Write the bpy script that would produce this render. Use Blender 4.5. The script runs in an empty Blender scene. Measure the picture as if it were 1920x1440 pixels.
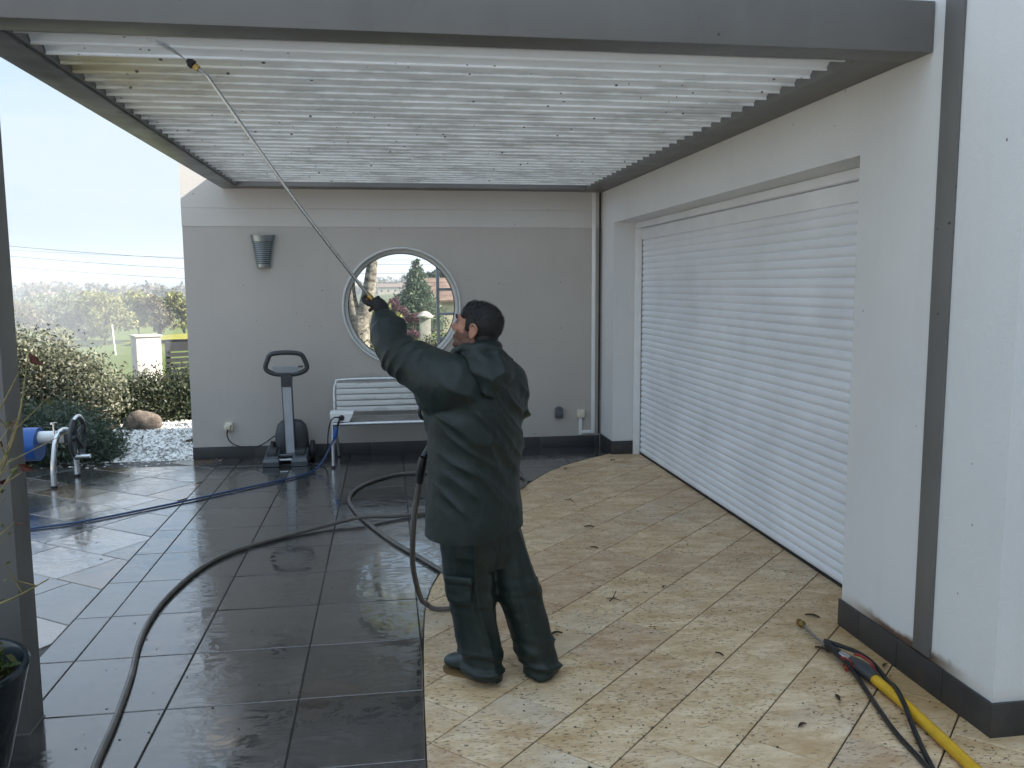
import bpy, bmesh, math, random
import numpy as np
from math import sin, cos, pi, radians, sqrt, atan2
from mathutils import Vector, Matrix, noise

S = bpy.context.scene
COL = S.collection
rnd = random.Random(7)

# ------------------------------------------------------------------ camera
cam_d = bpy.data.cameras.new("camera"); cam = bpy.data.objects.new("camera", cam_d); COL.objects.link(cam)
cam_d.sensor_width = 36.0; cam_d.sensor_fit = 'HORIZONTAL'
cam_d.lens = 1590.0 / 1920.0 * 36.0
cam_d.clip_start = 0.05; cam_d.clip_end = 9000
_p, _y, _r = radians(6.703), radians(8.40), radians(-0.303)
_fw = Vector((sin(_y) * cos(_p), cos(_y) * cos(_p), -sin(_p)))
_rt = Vector((cos(_y), -sin(_y), 0)); _up = _rt.cross(_fw)
_r2 = cos(_r) * _rt + sin(_r) * _up; _u2 = -sin(_r) * _rt + cos(_r) * _up
_m = Matrix((_r2, _u2, -_fw)).transposed().to_4x4(); _m.translation = (0, 0, 1.75)
cam.matrix_world = _m
S.camera = cam

# ------------------------------------------------------------------ sky and sun
SUN_DIR = Vector((-0.35, 0.085, -0.26)).normalized()        # the way the light travels
sun_el = math.asin(-SUN_DIR.z); sun_az = atan2(-SUN_DIR.x, -SUN_DIR.y)
world = bpy.data.worlds.new("World"); S.world = world; world.use_nodes = True
wt = world.node_tree; wt.nodes.clear()
def wn(t, **k):
    n = wt.nodes.new(t)
    for a, b in k.items(): setattr(n, a, b)
    return n
w_out = wn('ShaderNodeOutputWorld'); w_bg = wn('ShaderNodeBackground'); w_sky = wn('ShaderNodeTexSky')
w_sky.sky_type = 'NISHITA'; w_sky.sun_disc = False; w_sky.sun_elevation = sun_el; w_sky.sun_rotation = sun_az
w_sky.air_density = 1.0; w_sky.dust_density = 1.0; w_sky.ozone_density = 2.0
w_tc = wn('ShaderNodeTexCoord'); w_map = wn('ShaderNodeMapping'); w_map.inputs['Scale'].default_value = (1.0, 1.0, 4.5)
w_nz = wn('ShaderNodeTexNoise'); w_nz.inputs['Scale'].default_value = 1.7; w_nz.inputs['Detail'].default_value = 7; w_nz.inputs['Roughness'].default_value = 0.55
w_rmp = wn('ShaderNodeValToRGB'); w_rmp.color_ramp.elements[0].position = 0.38; w_rmp.color_ramp.elements[1].position = 0.60
w_mix = wn('ShaderNodeMix', data_type='RGBA')
CLOUD = (1.28, 1.45, 1.60, 1); VEIL = (.66, 1.04, 1.46, 1)             # bright cloud and the thin blue veil between
w_mul = wn('ShaderNodeMix', data_type='RGBA'); w_mul.inputs['A'].default_value = VEIL; w_mul.inputs['B'].default_value = CLOUD; w_mix.inputs['Factor'].default_value = 0.92
wl_ = wt.links.new
wl_(w_tc.outputs['Generated'], w_map.inputs['Vector']); wl_(w_map.outputs['Vector'], w_nz.inputs['Vector'])
wl_(w_nz.outputs['Fac'], w_rmp.inputs['Fac']); wl_(w_rmp.outputs['Color'], w_mul.inputs['Factor']); wl_(w_mul.outputs['Result'], w_mix.inputs['B'])
wl_(w_sky.outputs['Color'], w_mix.inputs['A'])
# a thinly clouded sky grows brighter from the horizon to the zenith: (1 + 2 sin e) / 3
w_sep = wn('ShaderNodeSeparateXYZ'); w_gr = wn('ShaderNodeMapRange'); w_gr.inputs['From Min'].default_value = 0.0; w_gr.inputs['From Max'].default_value = 1.0
w_gr.inputs['To Min'].default_value = 0.80; w_gr.inputs['To Max'].default_value = 2.4
w_vm = wn('ShaderNodeVectorMath', operation='SCALE')
wl_(w_tc.outputs['Generated'], w_sep.inputs[0]); wl_(w_sep.outputs['Z'], w_gr.inputs['Value']); wl_(w_gr.outputs[0], w_vm.inputs['Scale'])
wl_(w_mix.outputs['Result'], w_vm.inputs[0]); wl_(w_vm.outputs[0], w_bg.inputs['Color']); w_bg.inputs['Strength'].default_value = 0.065
wl_(w_bg.outputs['Background'], w_out.inputs['Surface'])

sun_d = bpy.data.lights.new("sun", 'SUN'); sun_d.energy = 2.2; sun_d.angle = radians(0.8); sun_d.color = (1.0, 0.93, 0.84)
sun = bpy.data.objects.new("sun", sun_d); COL.objects.link(sun)
sun.rotation_euler = SUN_DIR.to_track_quat('-Z', 'Y').to_euler()

S.view_settings.view_transform = 'Standard'; S.view_settings.look = 'None'
S.view_settings.gamma = 1; S.view_settings.use_curve_mapping = False
S.view_settings.exposure = 2.9
S.cycles.max_bounces = 10; S.cycles.diffuse_bounces = 7; S.cycles.transparent_max_bounces = 12
S.cycles.caustics_reflective = False; S.cycles.caustics_refractive = False
S.cycles.use_denoising = True

# ------------------------------------------------------------------ materials
class NT:
    def __init__(s, name):
        s.m = bpy.data.materials.new(name); s.m.use_nodes = True
        s.t = s.m.node_tree; s.b = s.t.nodes['Principled BSDF']
        s.out = s.t.nodes['Material Output']; s._pos = None
    def n(s, ty, ins=None, **k):
        nd = s.t.nodes.new(ty)
        for a, b in k.items(): setattr(nd, a, b)
        for a, b in (ins or {}).items(): s.set(nd.inputs[a], b)
        return nd
    def set(s, sock, v):
        if hasattr(v, 'is_linked') or hasattr(v, 'links'): s.t.links.new(v, sock)
        else: sock.default_value = v
    def pos(s, scale=(1, 1, 1), rot=(0, 0, 0), off=None):
        if s._pos is None: s._pos = s.n('ShaderNodeNewGeometry').outputs['Position']
        v = s._pos
        if off is not None: v = s.n('ShaderNodeVectorMath', {0: v, 1: off}, operation='ADD').outputs[0]
        if scale == (1, 1, 1) and rot == (0, 0, 0): return v
        return s.n('ShaderNodeMapping', {'Vector': v, 'Scale': scale, 'Rotation': rot}).outputs[0]
    def noise(s, scale, detail=4, rough=.55, vec=None, dist=0.0):
        return s.n('ShaderNodeTexNoise', {'Vector': vec if vec is not None else s.pos(), 'Scale': scale, 'Detail': detail, 'Roughness': rough, 'Distortion': dist}).outputs['Fac']
    def ramp(s, f, a, b):
        return s.n('ShaderNodeMapRange', {'Value': f, 'From Min': a, 'From Max': b}).outputs[0]
    def mix(s, f, a, b):
        nd = s.n('ShaderNodeMix', data_type='RGBA'); s.set(nd.inputs['Factor'], f)
        s.set(nd.inputs['A'], c4(a) if isinstance(a, tuple) else a); s.set(nd.inputs['B'], c4(b) if isinstance(b, tuple) else b)
        return nd.outputs['Result']
    def math(s, op, a, b=0.0):
        return s.n('ShaderNodeMath', {0: a, 1: b}, operation=op).outputs[0]
    def rand(s): return s.n('ShaderNodeObjectInfo').outputs['Random']
    def island(s): return s.n('ShaderNodeNewGeometry').outputs['Random Per Island']
    def bump(s, h, strength=.3, dist=.01, prev=None):
        i = {'Height': h, 'Strength': strength, 'Distance': dist}
        if prev is not None: i['Normal'] = prev
        return s.n('ShaderNodeBump', i).outputs[0]
    def put(s, **k):
        al = dict(col='Base Color', rough='Roughness', metal='Metallic', spec='Specular IOR Level', nrm='Normal', coat='Coat Weight', coatr='Coat Roughness', ior='IOR')
        for a, b in k.items(): s.set(s.b.inputs[al[a]], c4(b) if a == 'col' and isinstance(b, tuple) else b)
        return s
def c4(c): return (c[0], c[1], c[2], 1.0)
def srgb(r, g, b):
    f = lambda v: (v / 12.92 if v <= .04045 else ((v + .055) / 1.055) ** 2.4)
    return (f(r / 255), f(g / 255), f(b / 255))

M = {}
def simple(name, col, rough=.5, metal=0.0, spec=.5, var=.12, vs=9.0, bump=0.0, bs=60.0, bd=.002):
    t = NT(name)
    f = t.noise(vs, 5)
    d = tuple(x * (1 - var * 1.6) for x in col); l = tuple(min(1, x * (1 + var)) for x in col)
    t.put(col=t.mix(t.ramp(f, .3, .7), d, l), rough=t.math('ADD', t.math('MULTIPLY', t.noise(vs * 2.3, 3), .16), rough - .08), metal=metal, spec=spec)
    if bump: t.put(nrm=t.bump(t.noise(bs, 3), bump, bd))
    M[name] = t.m; return t.m

def wall_mat(name, col, grime=.14, bump=.35, speck=True, rust=False):
    t = NT(name)
    big = t.noise(.9, 5, .6)
    streak = t.noise(3.0, 4, .6, t.pos((3.2, 3.2, .22)))
    c = t.mix(t.ramp(big, .3, .75), tuple(x * (1 - grime) for x in col), col)
    c = t.mix(t.math('MULTIPLY', t.ramp(streak, .55, .8), grime * 1.3), c, tuple(x * y for x, y in zip(col, (.62, .6, .55))))
    if speck:                                           # small splashes of dirt thrown on by the washing
        v = t.n('ShaderNodeTexVoronoi', {'Vector': t.pos((1, 1, .72)), 'Scale': 9.0, 'Randomness': 1.0})
        sz = t.n('ShaderNodeTexWhiteNoise', {'Vector': v.outputs['Position']}, noise_dimensions='3D').outputs['Value']
        keep = t.math('GREATER_THAN', sz, .62)
        spot = t.math('LESS_THAN', v.outputs['Distance'], t.math('MULTIPLY', sz, .055))
        c = t.mix(t.math('MULTIPLY', t.math('MULTIPLY', spot, keep), .75), c, (.05, .045, .035))
    if rust:                                            # rusty water line along the skirting tiles
        z = t.n('ShaderNodeSeparateXYZ', {0: t.pos()}).outputs['Z']
        y = t.n('ShaderNodeSeparateXYZ', {0: t.pos()}).outputs['Y']
        lim = t.math('ADD', t.math('MULTIPLY', t.noise(6.0, 5, .7), .085), .150)
        f = t.ramp(t.math('SUBTRACT', lim, z), 0.0, .045)
        near = t.ramp(t.math('ABSOLUTE', t.math('SUBTRACT', y, 3.40)), .72, .25)
        f = t.math('MULTIPLY', f, near)
        c = t.mix(t.math('MULTIPLY', f, .55), c, (.42, .30, .15))
        f2 = t.math('MULTIPLY', t.ramp(t.math('SUBTRACT', t.math('SUBTRACT', lim, .012), z), 0.0, .022), t.ramp(t.math('ABSOLUTE', t.math('SUBTRACT', y, 3.36)), .42, .18))
        c = t.mix(t.math('MULTIPLY', f2, .9), c, (.085, .032, .012))
    gr = t.noise(140, 2, .7); gr2 = t.noise(38, 3)
    t.put(col=c, rough=.82, spec=.25, nrm=t.bump(gr, bump, .003, t.bump(gr2, bump * .8, .006)))
    M[name] = t.m; return t.m

wall_mat('wall_grey', (.50, .463, .422), .10, .30, speck=True)
wall_mat('wall_band', (.61, .58, .54), .08, .30)
wall_mat('wall_white', (.72, .72, .71), .08, .45, rust=True)
simple('frame_white', (.82, .82, .80), .38, 0, .5, .05, 6)
simple('shutter_white', (.83, .85, .885), .33, 0, .5, .05, 2.2)
simple('window_grey', (.60, .61, .59), .4, 0, .5, .06, 6)
simple('dark_rubber', (.018, .018, .019), .55, 0, .4, .2, 20)
simple('dark_plastic', (.040, .044, .048), .42, 0, .5, .15, 12)
simple('grey_plastic', (.085, .095, .105), .42, 0, .5, .15, 12)
simple('machine_silver', (.44, .46, .48), .36, .25, .5, .06, 8)
simple('chrome', (.62, .63, .64), .16, 1.0, .5, .05, 20)
simple('bench_metal', (.60, .61, .62), .30, .85, .5, .06, 20)
simple('steel', (.36, .36, .35), .28, 1.0, .5, .03, 6)
simple('lamp_metal', (.24, .265, .265), .34, .85, .5, .08, 20)
simple('brass', (.36, .25, .085), .3, 1.0, .5, .2, 40)
simple('blue_plastic', (.008, .085, .33), .35, 0, .5, .15, 10)
simple('blue_cable', (.016, .05, .15), .38, 0, .5, .15, 10)
simple('hose_rubber', (.125, .112, .10), .36, 0, .5, .18, 18)
simple('black_hose', (.012, .012, .013), .35, 0, .5, .2, 18)
simple('yellow_paint', (.62, .36, .012), .38, 0, .5, .12, 14)
simple('cream_plastic', (.66, .62, .50), .4, 0, .5, .06, 30)
simple('pot_glaze', (.010, .018, .022), .16, 0, .6, .2, 6)
simple('soil', (.035, .024, .015), .9, 0, .2, .4, 40, .8, 60, .02)
simple('bark_dry', (.12, .075, .04), .8, 0, .2, .3, 40)
simple('twig_green', (.24, .20, .09), .7, 0, .3, .3, 30)
simple('red_leaf', (.10, .03, .018), .6, 0, .3, .4, 60)
simple('dead_leaf', (.055, .035, .018), .7, 0, .3, .5, 60)
simple('rock', (.13, .105, .085), .85, 0, .2, .35, 9, .8, 25, .03)
simple('red_plastic', (.30, .02, .015), .4, 0, .5, .2, 30)
simple('boot', (.022, .036, .036), .42, 0, .5, .2, 30)
simple('boot_sole', (.17, .105, .042), .6, 0, .4, .2, 30)
simple('glove', (.009, .009, .010), .6, 0, .4, .3, 50, .3, 200, .002)
simple('eye', (.16, .13, .11), .2, 0, .5, .1, 5)
simple('trunk', (.095, .075, .06), .9, 0, .2, .3, 14, .8, 30, .03)
simple('roof_tile', (.16, .108, .082), .8, 0, .2, .25, 1.5)
simple('house_cream', (.44, .38, .28), .8, 0, .2, .08, 1)
simple('house_white', (.66, .64, .60), .8, 0, .2, .08, 1)
simple('pillar_white', (.42, .405, .375), .75, 0, .3, .12, 3)
simple('slat_grey', (.020, .022, .026), .55, 0, .5, .1, 5)
simple('stone_post', (.32, .30, .26), .8, 0, .2, .2, 5)
simple('ladder_alu', (.22, .25, .30), .3, .8, .5, .1, 10)
simple('dark_glass', (.02, .023, .027), .08, 0, .5, .1, 2)
simple('wire_dark', (.06, .06, .065), .6, 0, .3, .1, 2)
simple('grout', (.017, .014, .011), .45, 0, .4, .3, 12)
simple('seat_taupe', (.20, .185, .165), .45, 0, .5, .15, 8)
simple('concrete_foot', (.2, .2, .19), .8, 0, .3, .2, 8)

def m_beam(name='beam_paint'):
    t = NT(name)
    f = t.noise(1.1, 5, .6); st = t.noise(4.0, 4, .6, t.pos((2.5, 2.5, .3)))
    c = t.mix(t.ramp(f, .3, .7), (.124, .120, .113), (.160, .156, .148))
    c = t.mix(t.math('MULTIPLY', t.ramp(st, .5, .75), .35), c, (.16, .158, .15))
    v = t.n('ShaderNodeTexVoronoi', {'Vector': t.pos((1, .6, 1)), 'Scale': 22.0})     # dirt driven off by the jet
    sz = t.n('ShaderNodeTexWhiteNoise', {'Vector': v.outputs['Position']}, noise_dimensions='3D').outputs['Value']
    patch = t.ramp(t.noise(1.6, 2), .55, .62)
    spot = t.math('MULTIPLY', t.math('LESS_THAN', v.outputs['Distance'], t.math('MULTIPLY', sz, .16)), patch)
    c = t.mix(t.math('MULTIPLY', spot, .85), c, (.02, .018, .015))
    t.put(col=c, rough=t.math('ADD', t.math('MULTIPLY', t.noise(6, 4), .22), .32), spec=.45)
    M[name] = t.m
m_beam()
def m_beam_dirty():
    t = NT('beam_dirty')
    f = t.noise(2.2, 5, .6)
    c = t.mix(t.ramp(f, .38, .62), (.075, .074, .073), (.20, .197, .193))
    sep = t.n('ShaderNodeSeparateXYZ', {0: t.pos()}); x = sep.outputs['X']
    side = t.ramp(t.math('ABSOLUTE', t.math('ADD', x, 1.487)), .035, .075)
    v = t.n('ShaderNodeTexVoronoi', {'Vector': t.pos((1, .55, 1)), 'Scale': 21.0})
    sz = t.n('ShaderNodeTexWhiteNoise', {'Vector': v.outputs['Position']}, noise_dimensions='3D').outputs['Value']
    lim = t.math('MULTIPLY', t.math('ADD', t.math('MULTIPLY', side, .32), .06), sz)
    spot = t.math('MULTIPLY', t.math('LESS_THAN', v.outputs['Distance'], lim), t.ramp(t.noise(1.3, 3), .42, .52))
    c = t.mix(t.math('MULTIPLY', spot, .92), c, (.016, .014, .011))
    t.put(col=c, rough=t.math('ADD', .26, t.math('MULTIPLY', t.noise(5, 4), .2)), spec=.5); M['beam_dirty'] = t.m
m_beam_dirty()

def m_louvre():
    t = NT('louvre_white')
    p = t.pos(); sep = t.n('ShaderNodeSeparateXYZ', {0: p})
    x, y = sep.outputs['X'], sep.outputs['Y']
    f = t.noise(3.0, 5, .65, t.pos((.6, 3.0, 3.0)))
    c = t.mix(t.ramp(f, .35, .75), (.78, .78, .765), (.88, .885, .88))
    # algae film: strong where the jet has not been yet, gone along the washed front blades
    film = t.math('MULTIPLY', t.ramp(x, -.35, -1.45), t.ramp(y, 3.93, 4.02))
    film = t.math('MULTIPLY', film, t.ramp(t.noise(2.6, 5, .7, t.pos((.7, 2.2, 2.2))), .30, .55))
    film = t.math('MULTIPLY', film, t.ramp(y, 5.6, 4.1))
    c = t.mix(t.math('MULTIPLY', film, .9), c, (.42, .34, .10))
    mould = t.math('MULTIPLY', t.ramp(y, 3.9, 4.3), t.ramp(t.noise(7.0, 6, .75, t.pos((.35, 3.0, 3.0))), .50, .78))
    c = t.mix(t.math('MULTIPLY', mould, .14), c, (.36, .35, .31))
    v = t.n('ShaderNodeTexVoronoi', {'Vector': t.pos((.75, 1, 1)), 'Scale': 24.0})
    sz = t.n('ShaderNodeTexWhiteNoise', {'Vector': v.outputs['Position']}, noise_dimensions='3D').outputs['Value']
    spot = t.math('LESS_THAN', v.outputs['Distance'], t.math('MULTIPLY', t.math('POWER', sz, 2.2), .17))
    c = t.mix(t.math('MULTIPLY', spot, .85), c, (.035, .030, .022))
    edge = t.math('MULTIPLY', t.ramp(sep.outputs['Z'], 2.748, 2.730), t.ramp(t.noise(5.0, 6, .7, t.pos((.5, 4.0, 1.0))), .46, .62))
    edge = t.math('MULTIPLY', edge, t.ramp(y, 3.85, 4.0))
    c = t.mix(t.math('MULTIPLY', edge, .42), c, (.16, .15, .12))
    t.put(col=c, rough=.42, spec=.45)
    M['louvre_white'] = t.m
m_louvre()

def m_slate(name, c0, c1, c2, warm=None):
    t = NT(name)
    r = t.rand()
    off = t.n('ShaderNodeCombineXYZ', {0: t.math('MULTIPLY', r, 37.0), 1: t.math('MULTIPLY', r, 91.0), 2: 0.0}).outputs[0]
    p = t.pos((1, 1, 1), (0, 0, 0), off)
    big = t.noise(2.2, 6, .6, p); fine = t.noise(26, 5, .7, p)
    c = t.mix(t.ramp(big, .36, .64), c0, c1)
    c = t.mix(t.math('MULTIPLY', t.ramp(t.noise(5.5, 7, .72, p, 1.2), .50, .68), .6), c, c2)
    c = t.mix(t.math('MULTIPLY', t.ramp(fine, .48, .72), .6), c, c2)
    vein = t.n('ShaderNodeTexNoise', {'Vector': t.n('ShaderNodeMapping', {'Vector': p, 'Scale': (1.0, 2.2, 1.0), 'Rotation': (0, 0, .5)}).outputs[0], 'Scale': 3.2, 'Detail': 9.0, 'Roughness': .7, 'Distortion': 1.6}).outputs['Fac']
    c = t.mix(t.math('MULTIPLY', t.ramp(t.math('ABSOLUTE', t.math('SUBTRACT', vein, .5)), .022, .0), .55), c, tuple(x * .35 for x in c0))
    if warm: c = t.mix(t.math('MULTIPLY', t.ramp(t.noise(1.4, 4, .6, p), .5, .72), .8), c, warm)
    hsv = t.n('ShaderNodeHueSaturation', {'Color': c, 'Value': t.math('ADD', t.math('MULTIPLY', r, .34), .84)}).outputs[0]
    wet = t.ramp(t.noise(1.9, 5, .62), .33, .52)
    px_ = t.n('ShaderNodeVectorMath', {0: t.pos((1, .62, 1)), 1: (-.12, 2.86, 0)}, operation='DISTANCE').outputs['Value']
    wet = t.math('MAXIMUM', wet, t.ramp(t.math('ADD', px_, t.math('MULTIPLY', t.noise(4.5, 4, .6), .35)), .74, .60))                       # film of water lying over the slabs
    rough = t.math('ADD', t.math('MULTIPLY', t.math('SUBTRACT', 1.0, wet), .11), t.math('ADD', .028, t.math('MULTIPLY', t.noise(14, 3), .05)))
    rel = t.n('ShaderNodeTexNoise', {'Vector': t.pos((1, 1, 1), (0, 0, 0), off), 'Scale': 7.0, 'Detail': 8.0, 'Roughness': .62, 'Distortion': .8}).outputs['Fac']
    rip = t.noise(20.0, 3, .5)
    drops = t.n('ShaderNodeTexVoronoi', {'Vector': t.pos(), 'Scale': 42.0}).outputs['Distance']
    b = t.bump(rel, t.math('SUBTRACT', .24, t.math('MULTIPLY', wet, .205)), .010)
    b = t.bump(t.noise(24, 4, .6), t.math('SUBTRACT', .085, t.math('MULTIPLY', wet, .045)), .004, b)
    b = t.bump(t.ramp(t.math('ABSOLUTE', t.math('SUBTRACT', vein, .5)), .0, .04), .07, .004, b)
    b = t.bump(t.ramp(drops, .10, .0), .05, .003, b)
    t.put(col=hsv, rough=rough, spec=.45, nrm=b, ior=1.5, coat=1.0, coatr=t.math('MULTIPLY', rough, .8)); t.b.inputs['Coat IOR'].default_value = 1.52
    t.t.links.new(b, t.b.inputs['Coat Normal'])
    M[name] = t.m
m_slate('slate_dark', (.022, .022, .023), (.050, .047, .044), (.098, .092, .082), (.066, .052, .040))
m_slate('flag_grey', (.045, .046, .048), (.085, .080, .074), (.12, .11, .10), (.12, .075, .045))
m_slate('flag_pale', (.23, .20, .18), (.34, .29, .255), (.40, .34, .29), (.36, .27, .19))
m_slate('flag_rust', (.11, .075, .048), (.19, .115, .06), (.09, .075, .06), (.20, .10, .045))

def m_trav():
    t = NT('travertine')
    r = t.rand()
    off = t.n('ShaderNodeCombineXYZ', {0: t.math('MULTIPLY', r, 53.0), 1: t.math('MULTIPLY', r, 17.0), 2: 0.0}).outputs[0]
    p = t.pos((1, 1, 1), (0, 0, 0), off)
    pr = t.n('ShaderNodeMapping', {'Vector': p, 'Rotation': (0, 0, radians(40)), 'Scale': (1.0, 2.6, 1.0)}).outputs[0]
    big = t.noise(3.4, 8, .68, pr); mid = t.noise(13.0, 6, .70, pr)
    c = t.mix(t.ramp(big, .38, .62), (.51, .36, .205), (.74, .595, .405))
    c = t.mix(t.math('MULTIPLY', t.ramp(mid, .48, .72), .7), c, (.45, .285, .13))
    c = t.mix(t.math('MULTIPLY', t.ramp(t.noise(1.3, 4, .6, p), .52, .72), .55), c, (.58, .52, .43))
    c = t.mix(t.math('MULTIPLY', t.ramp(t.noise(4.2, 4, .7, p), .60, .75), .6), c, (.44, .26, .10))
    pit = t.n('ShaderNodeTexNoise', {'Vector': pr, 'Scale': 34.0, 'Detail': 3.0, 'Roughness': .6}).outputs['Fac']
    pitm = t.math('MULTIPLY', t.ramp(pit, .56, .63), t.ramp(t.noise(3.4, 3, .6, p), .34, .56))
    c = t.mix(t.math('MULTIPLY', pitm, .8), c, (.075, .055, .035))
    grime = t.ramp(t.noise(60, 3, .7, p), .55, .8)
    c = t.mix(t.math('MULTIPLY', grime, .22), c, (.17, .12, .065))
    c = t.n('ShaderNodeHueSaturation', {'Color': c, 'Hue': t.math('ADD', .490, t.math('MULTIPLY', r, .010)), 'Saturation': 1.05, 'Value': t.math('ADD', t.math('MULTIPLY', r, .14), .92)}).outputs[0]
    sp = t.n('ShaderNodeSeparateXYZ', {0: t.pos()})
    och = t.math('MULTIPLY', t.ramp(t.math('ADD', sp.outputs['X'], t.math('MULTIPLY', t.noise(3.0, 4, .6), .7)), 2.22, 2.62), t.ramp(t.math('ABSOLUTE', t.math('SUBTRACT', sp.outputs['Y'], 3.5)), .9, .3))
    c = t.mix(t.math('MULTIPLY', och, .6), c, (.36, .20, .055))
    rough = t.math('ADD', .30, t.math('MULTIPLY', t.noise(2.0, 4, .6), .32))
    b = t.bump(t.math('SUBTRACT', 1.0, pitm), .35, .003)
    b = t.bump(t.noise(16, 5, .6, p), .22, .006, b)
    t.put(col=c, rough=rough, spec=.30, nrm=b)
    M['travertine'] = t.m
m_trav()

def m_skirt():
    t = NT('skirting')
    f = t.noise(8, 5, .65)
    z = t.n('ShaderNodeSeparateXYZ', {0: t.pos()}).outputs['Z']
    c = t.mix(t.ramp(f, .3, .7), (.030, .030, .031), (.052, .050, .049))
    c = t.mix(t.math('MULTIPLY', t.ramp(t.noise(5, 5, .7), .56, .75), .5), c, (.075, .055, .038))
    t.put(col=c, rough=.42, spec=.45, nrm=t.bump(t.noise(40, 3), .2, .003)); M['skirting'] = t.m
m_skirt()

def m_benchslat():
    t = NT('bench_slat')
    f = t.noise(14, 5, .7, t.pos((.35, 1, 2)))
    c = t.mix(t.ramp(f, .52, .74), (.66, .66, .645), (.34, .33, .30))
    t.put(col=c, rough=.5, spec=.4); M['bench_slat'] = t.m
m_benchslat()

def m_cloth():
    t = NT('rain_cloth')
    f = t.noise(3.2, 5, .6)
    c = t.mix(t.ramp(f, .3, .72), (.0062, .0118, .0096), (.0120, .0205, .0175))
    st = t.math('MULTIPLY', t.ramp(t.noise(24, 5, .75), .62, .72), t.ramp(t.noise(2.4, 3), .50, .66))
    c = t.mix(t.math('MULTIPLY', st, .35), c, (.16, .16, .14))
    fold = t.noise(9.0, 4, .5, t.pos((1.2, 1.2, .6), (0, radians(35), 0)), .8)
    fine = t.noise(46.0, 3, .6)
    b = t.bump(fold, .50, .022); b = t.bump(fine, .22, .003, b)
    t.put(col=c, rough=t.math('ADD', .42, t.math('MULTIPLY', t.noise(6, 4), .20)), spec=.42, nrm=b)
    M['rain_cloth'] = t.m
m_cloth()

def m_skin():
    t = NT('skin')
    f = t.noise(30, 4)
    c = t.mix(f, (.36, .165, .105), (.45, .225, .15))
    t.put(col=c, rough=.5, spec=.4); t.b.inputs['Subsurface Weight'].default_value = .12
    t.b.inputs['Subsurface Radius'].default_value = (.02, .008, .004); M['skin'] = t.m
    t = NT('stubble'); f = t.noise(160, 3, .7)
    t.put(col=t.mix(t.ramp(f, .35, .65), (.25, .13, .092), (.12, .07, .052)), rough=.65, spec=.3); M['stubble'] = t.m
    t = NT('hair'); f = t.noise(90, 4, .7)
    t.put(col=t.mix(f, (.006, .005, .005), (.022, .018, .016)), rough=.55, spec=.4, nrm=t.bump(t.noise(220, 2), .8, .004)); M['hair'] = t.m
m_skin()

def leaf_mat(name, a, b, c, trans=.3, rough=.5, dead=None):
    t = NT(name)
    r = t.island()
    col = t.mix(t.ramp(r, 0, .55), a, b); col = t.mix(t.ramp(r, .6, 1.0), col, c)
    col = t.mix(t.math('MULTIPLY', t.ramp(t.noise(1.8, 3), .4, .7), .45), col, tuple(x * .55 for x in a))
    t.put(col=col, rough=rough, spec=.4)
    tr = t.n('ShaderNodeBsdfTranslucent', {'Color': col})
    mx = t.n('ShaderNodeMixShader', {0: trans, 1: t.b.outputs[0], 2: tr.outputs[0]})
    t.t.links.new(mx.outputs[0], t.out.inputs['Surface']); M[name] = t.m
leaf_mat('leaf_hedge', (0.026, 0.037, 0.017), (0.051, 0.067, 0.031), (0.134, 0.134, 0.077))
leaf_mat('leaf_pale', (0.071, 0.083, 0.048), (0.155, 0.160, 0.103), (0.294, 0.282, 0.202))
leaf_mat('leaf_dark', (0.034, 0.054, 0.034), (0.068, 0.099, 0.058), (0.145, 0.170, 0.111))
leaf_mat('leaf_spring', (0.161, 0.171, 0.055), (0.271, 0.271, 0.095), (0.344, 0.335, 0.128))
leaf_mat('leaf_brown', (0.130, 0.114, 0.077), (0.203, 0.177, 0.109), (0.259, 0.239, 0.145))
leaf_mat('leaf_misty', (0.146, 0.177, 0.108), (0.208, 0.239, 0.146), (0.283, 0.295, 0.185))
leaf_mat('leaf_conifer', (0.049, 0.084, 0.050), (0.098, 0.140, 0.084), (0.168, 0.210, 0.133))
leaf_mat('leaf_pine', (0.025, 0.050, 0.031), (0.049, 0.081, 0.050), (0.084, 0.119, 0.070))
leaf_mat('leaf_pink', (0.118, 0.051, 0.065), (0.182, 0.090, 0.106), (0.079, 0.046, 0.050))
leaf_mat('leaf_pot', (.05, .09, .02), (.11, .13, .03), (.20, .17, .07))
leaf_mat('leaf_grass', (.10, .155, .025), (.145, .205, .035), (.20, .23, .06))

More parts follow.
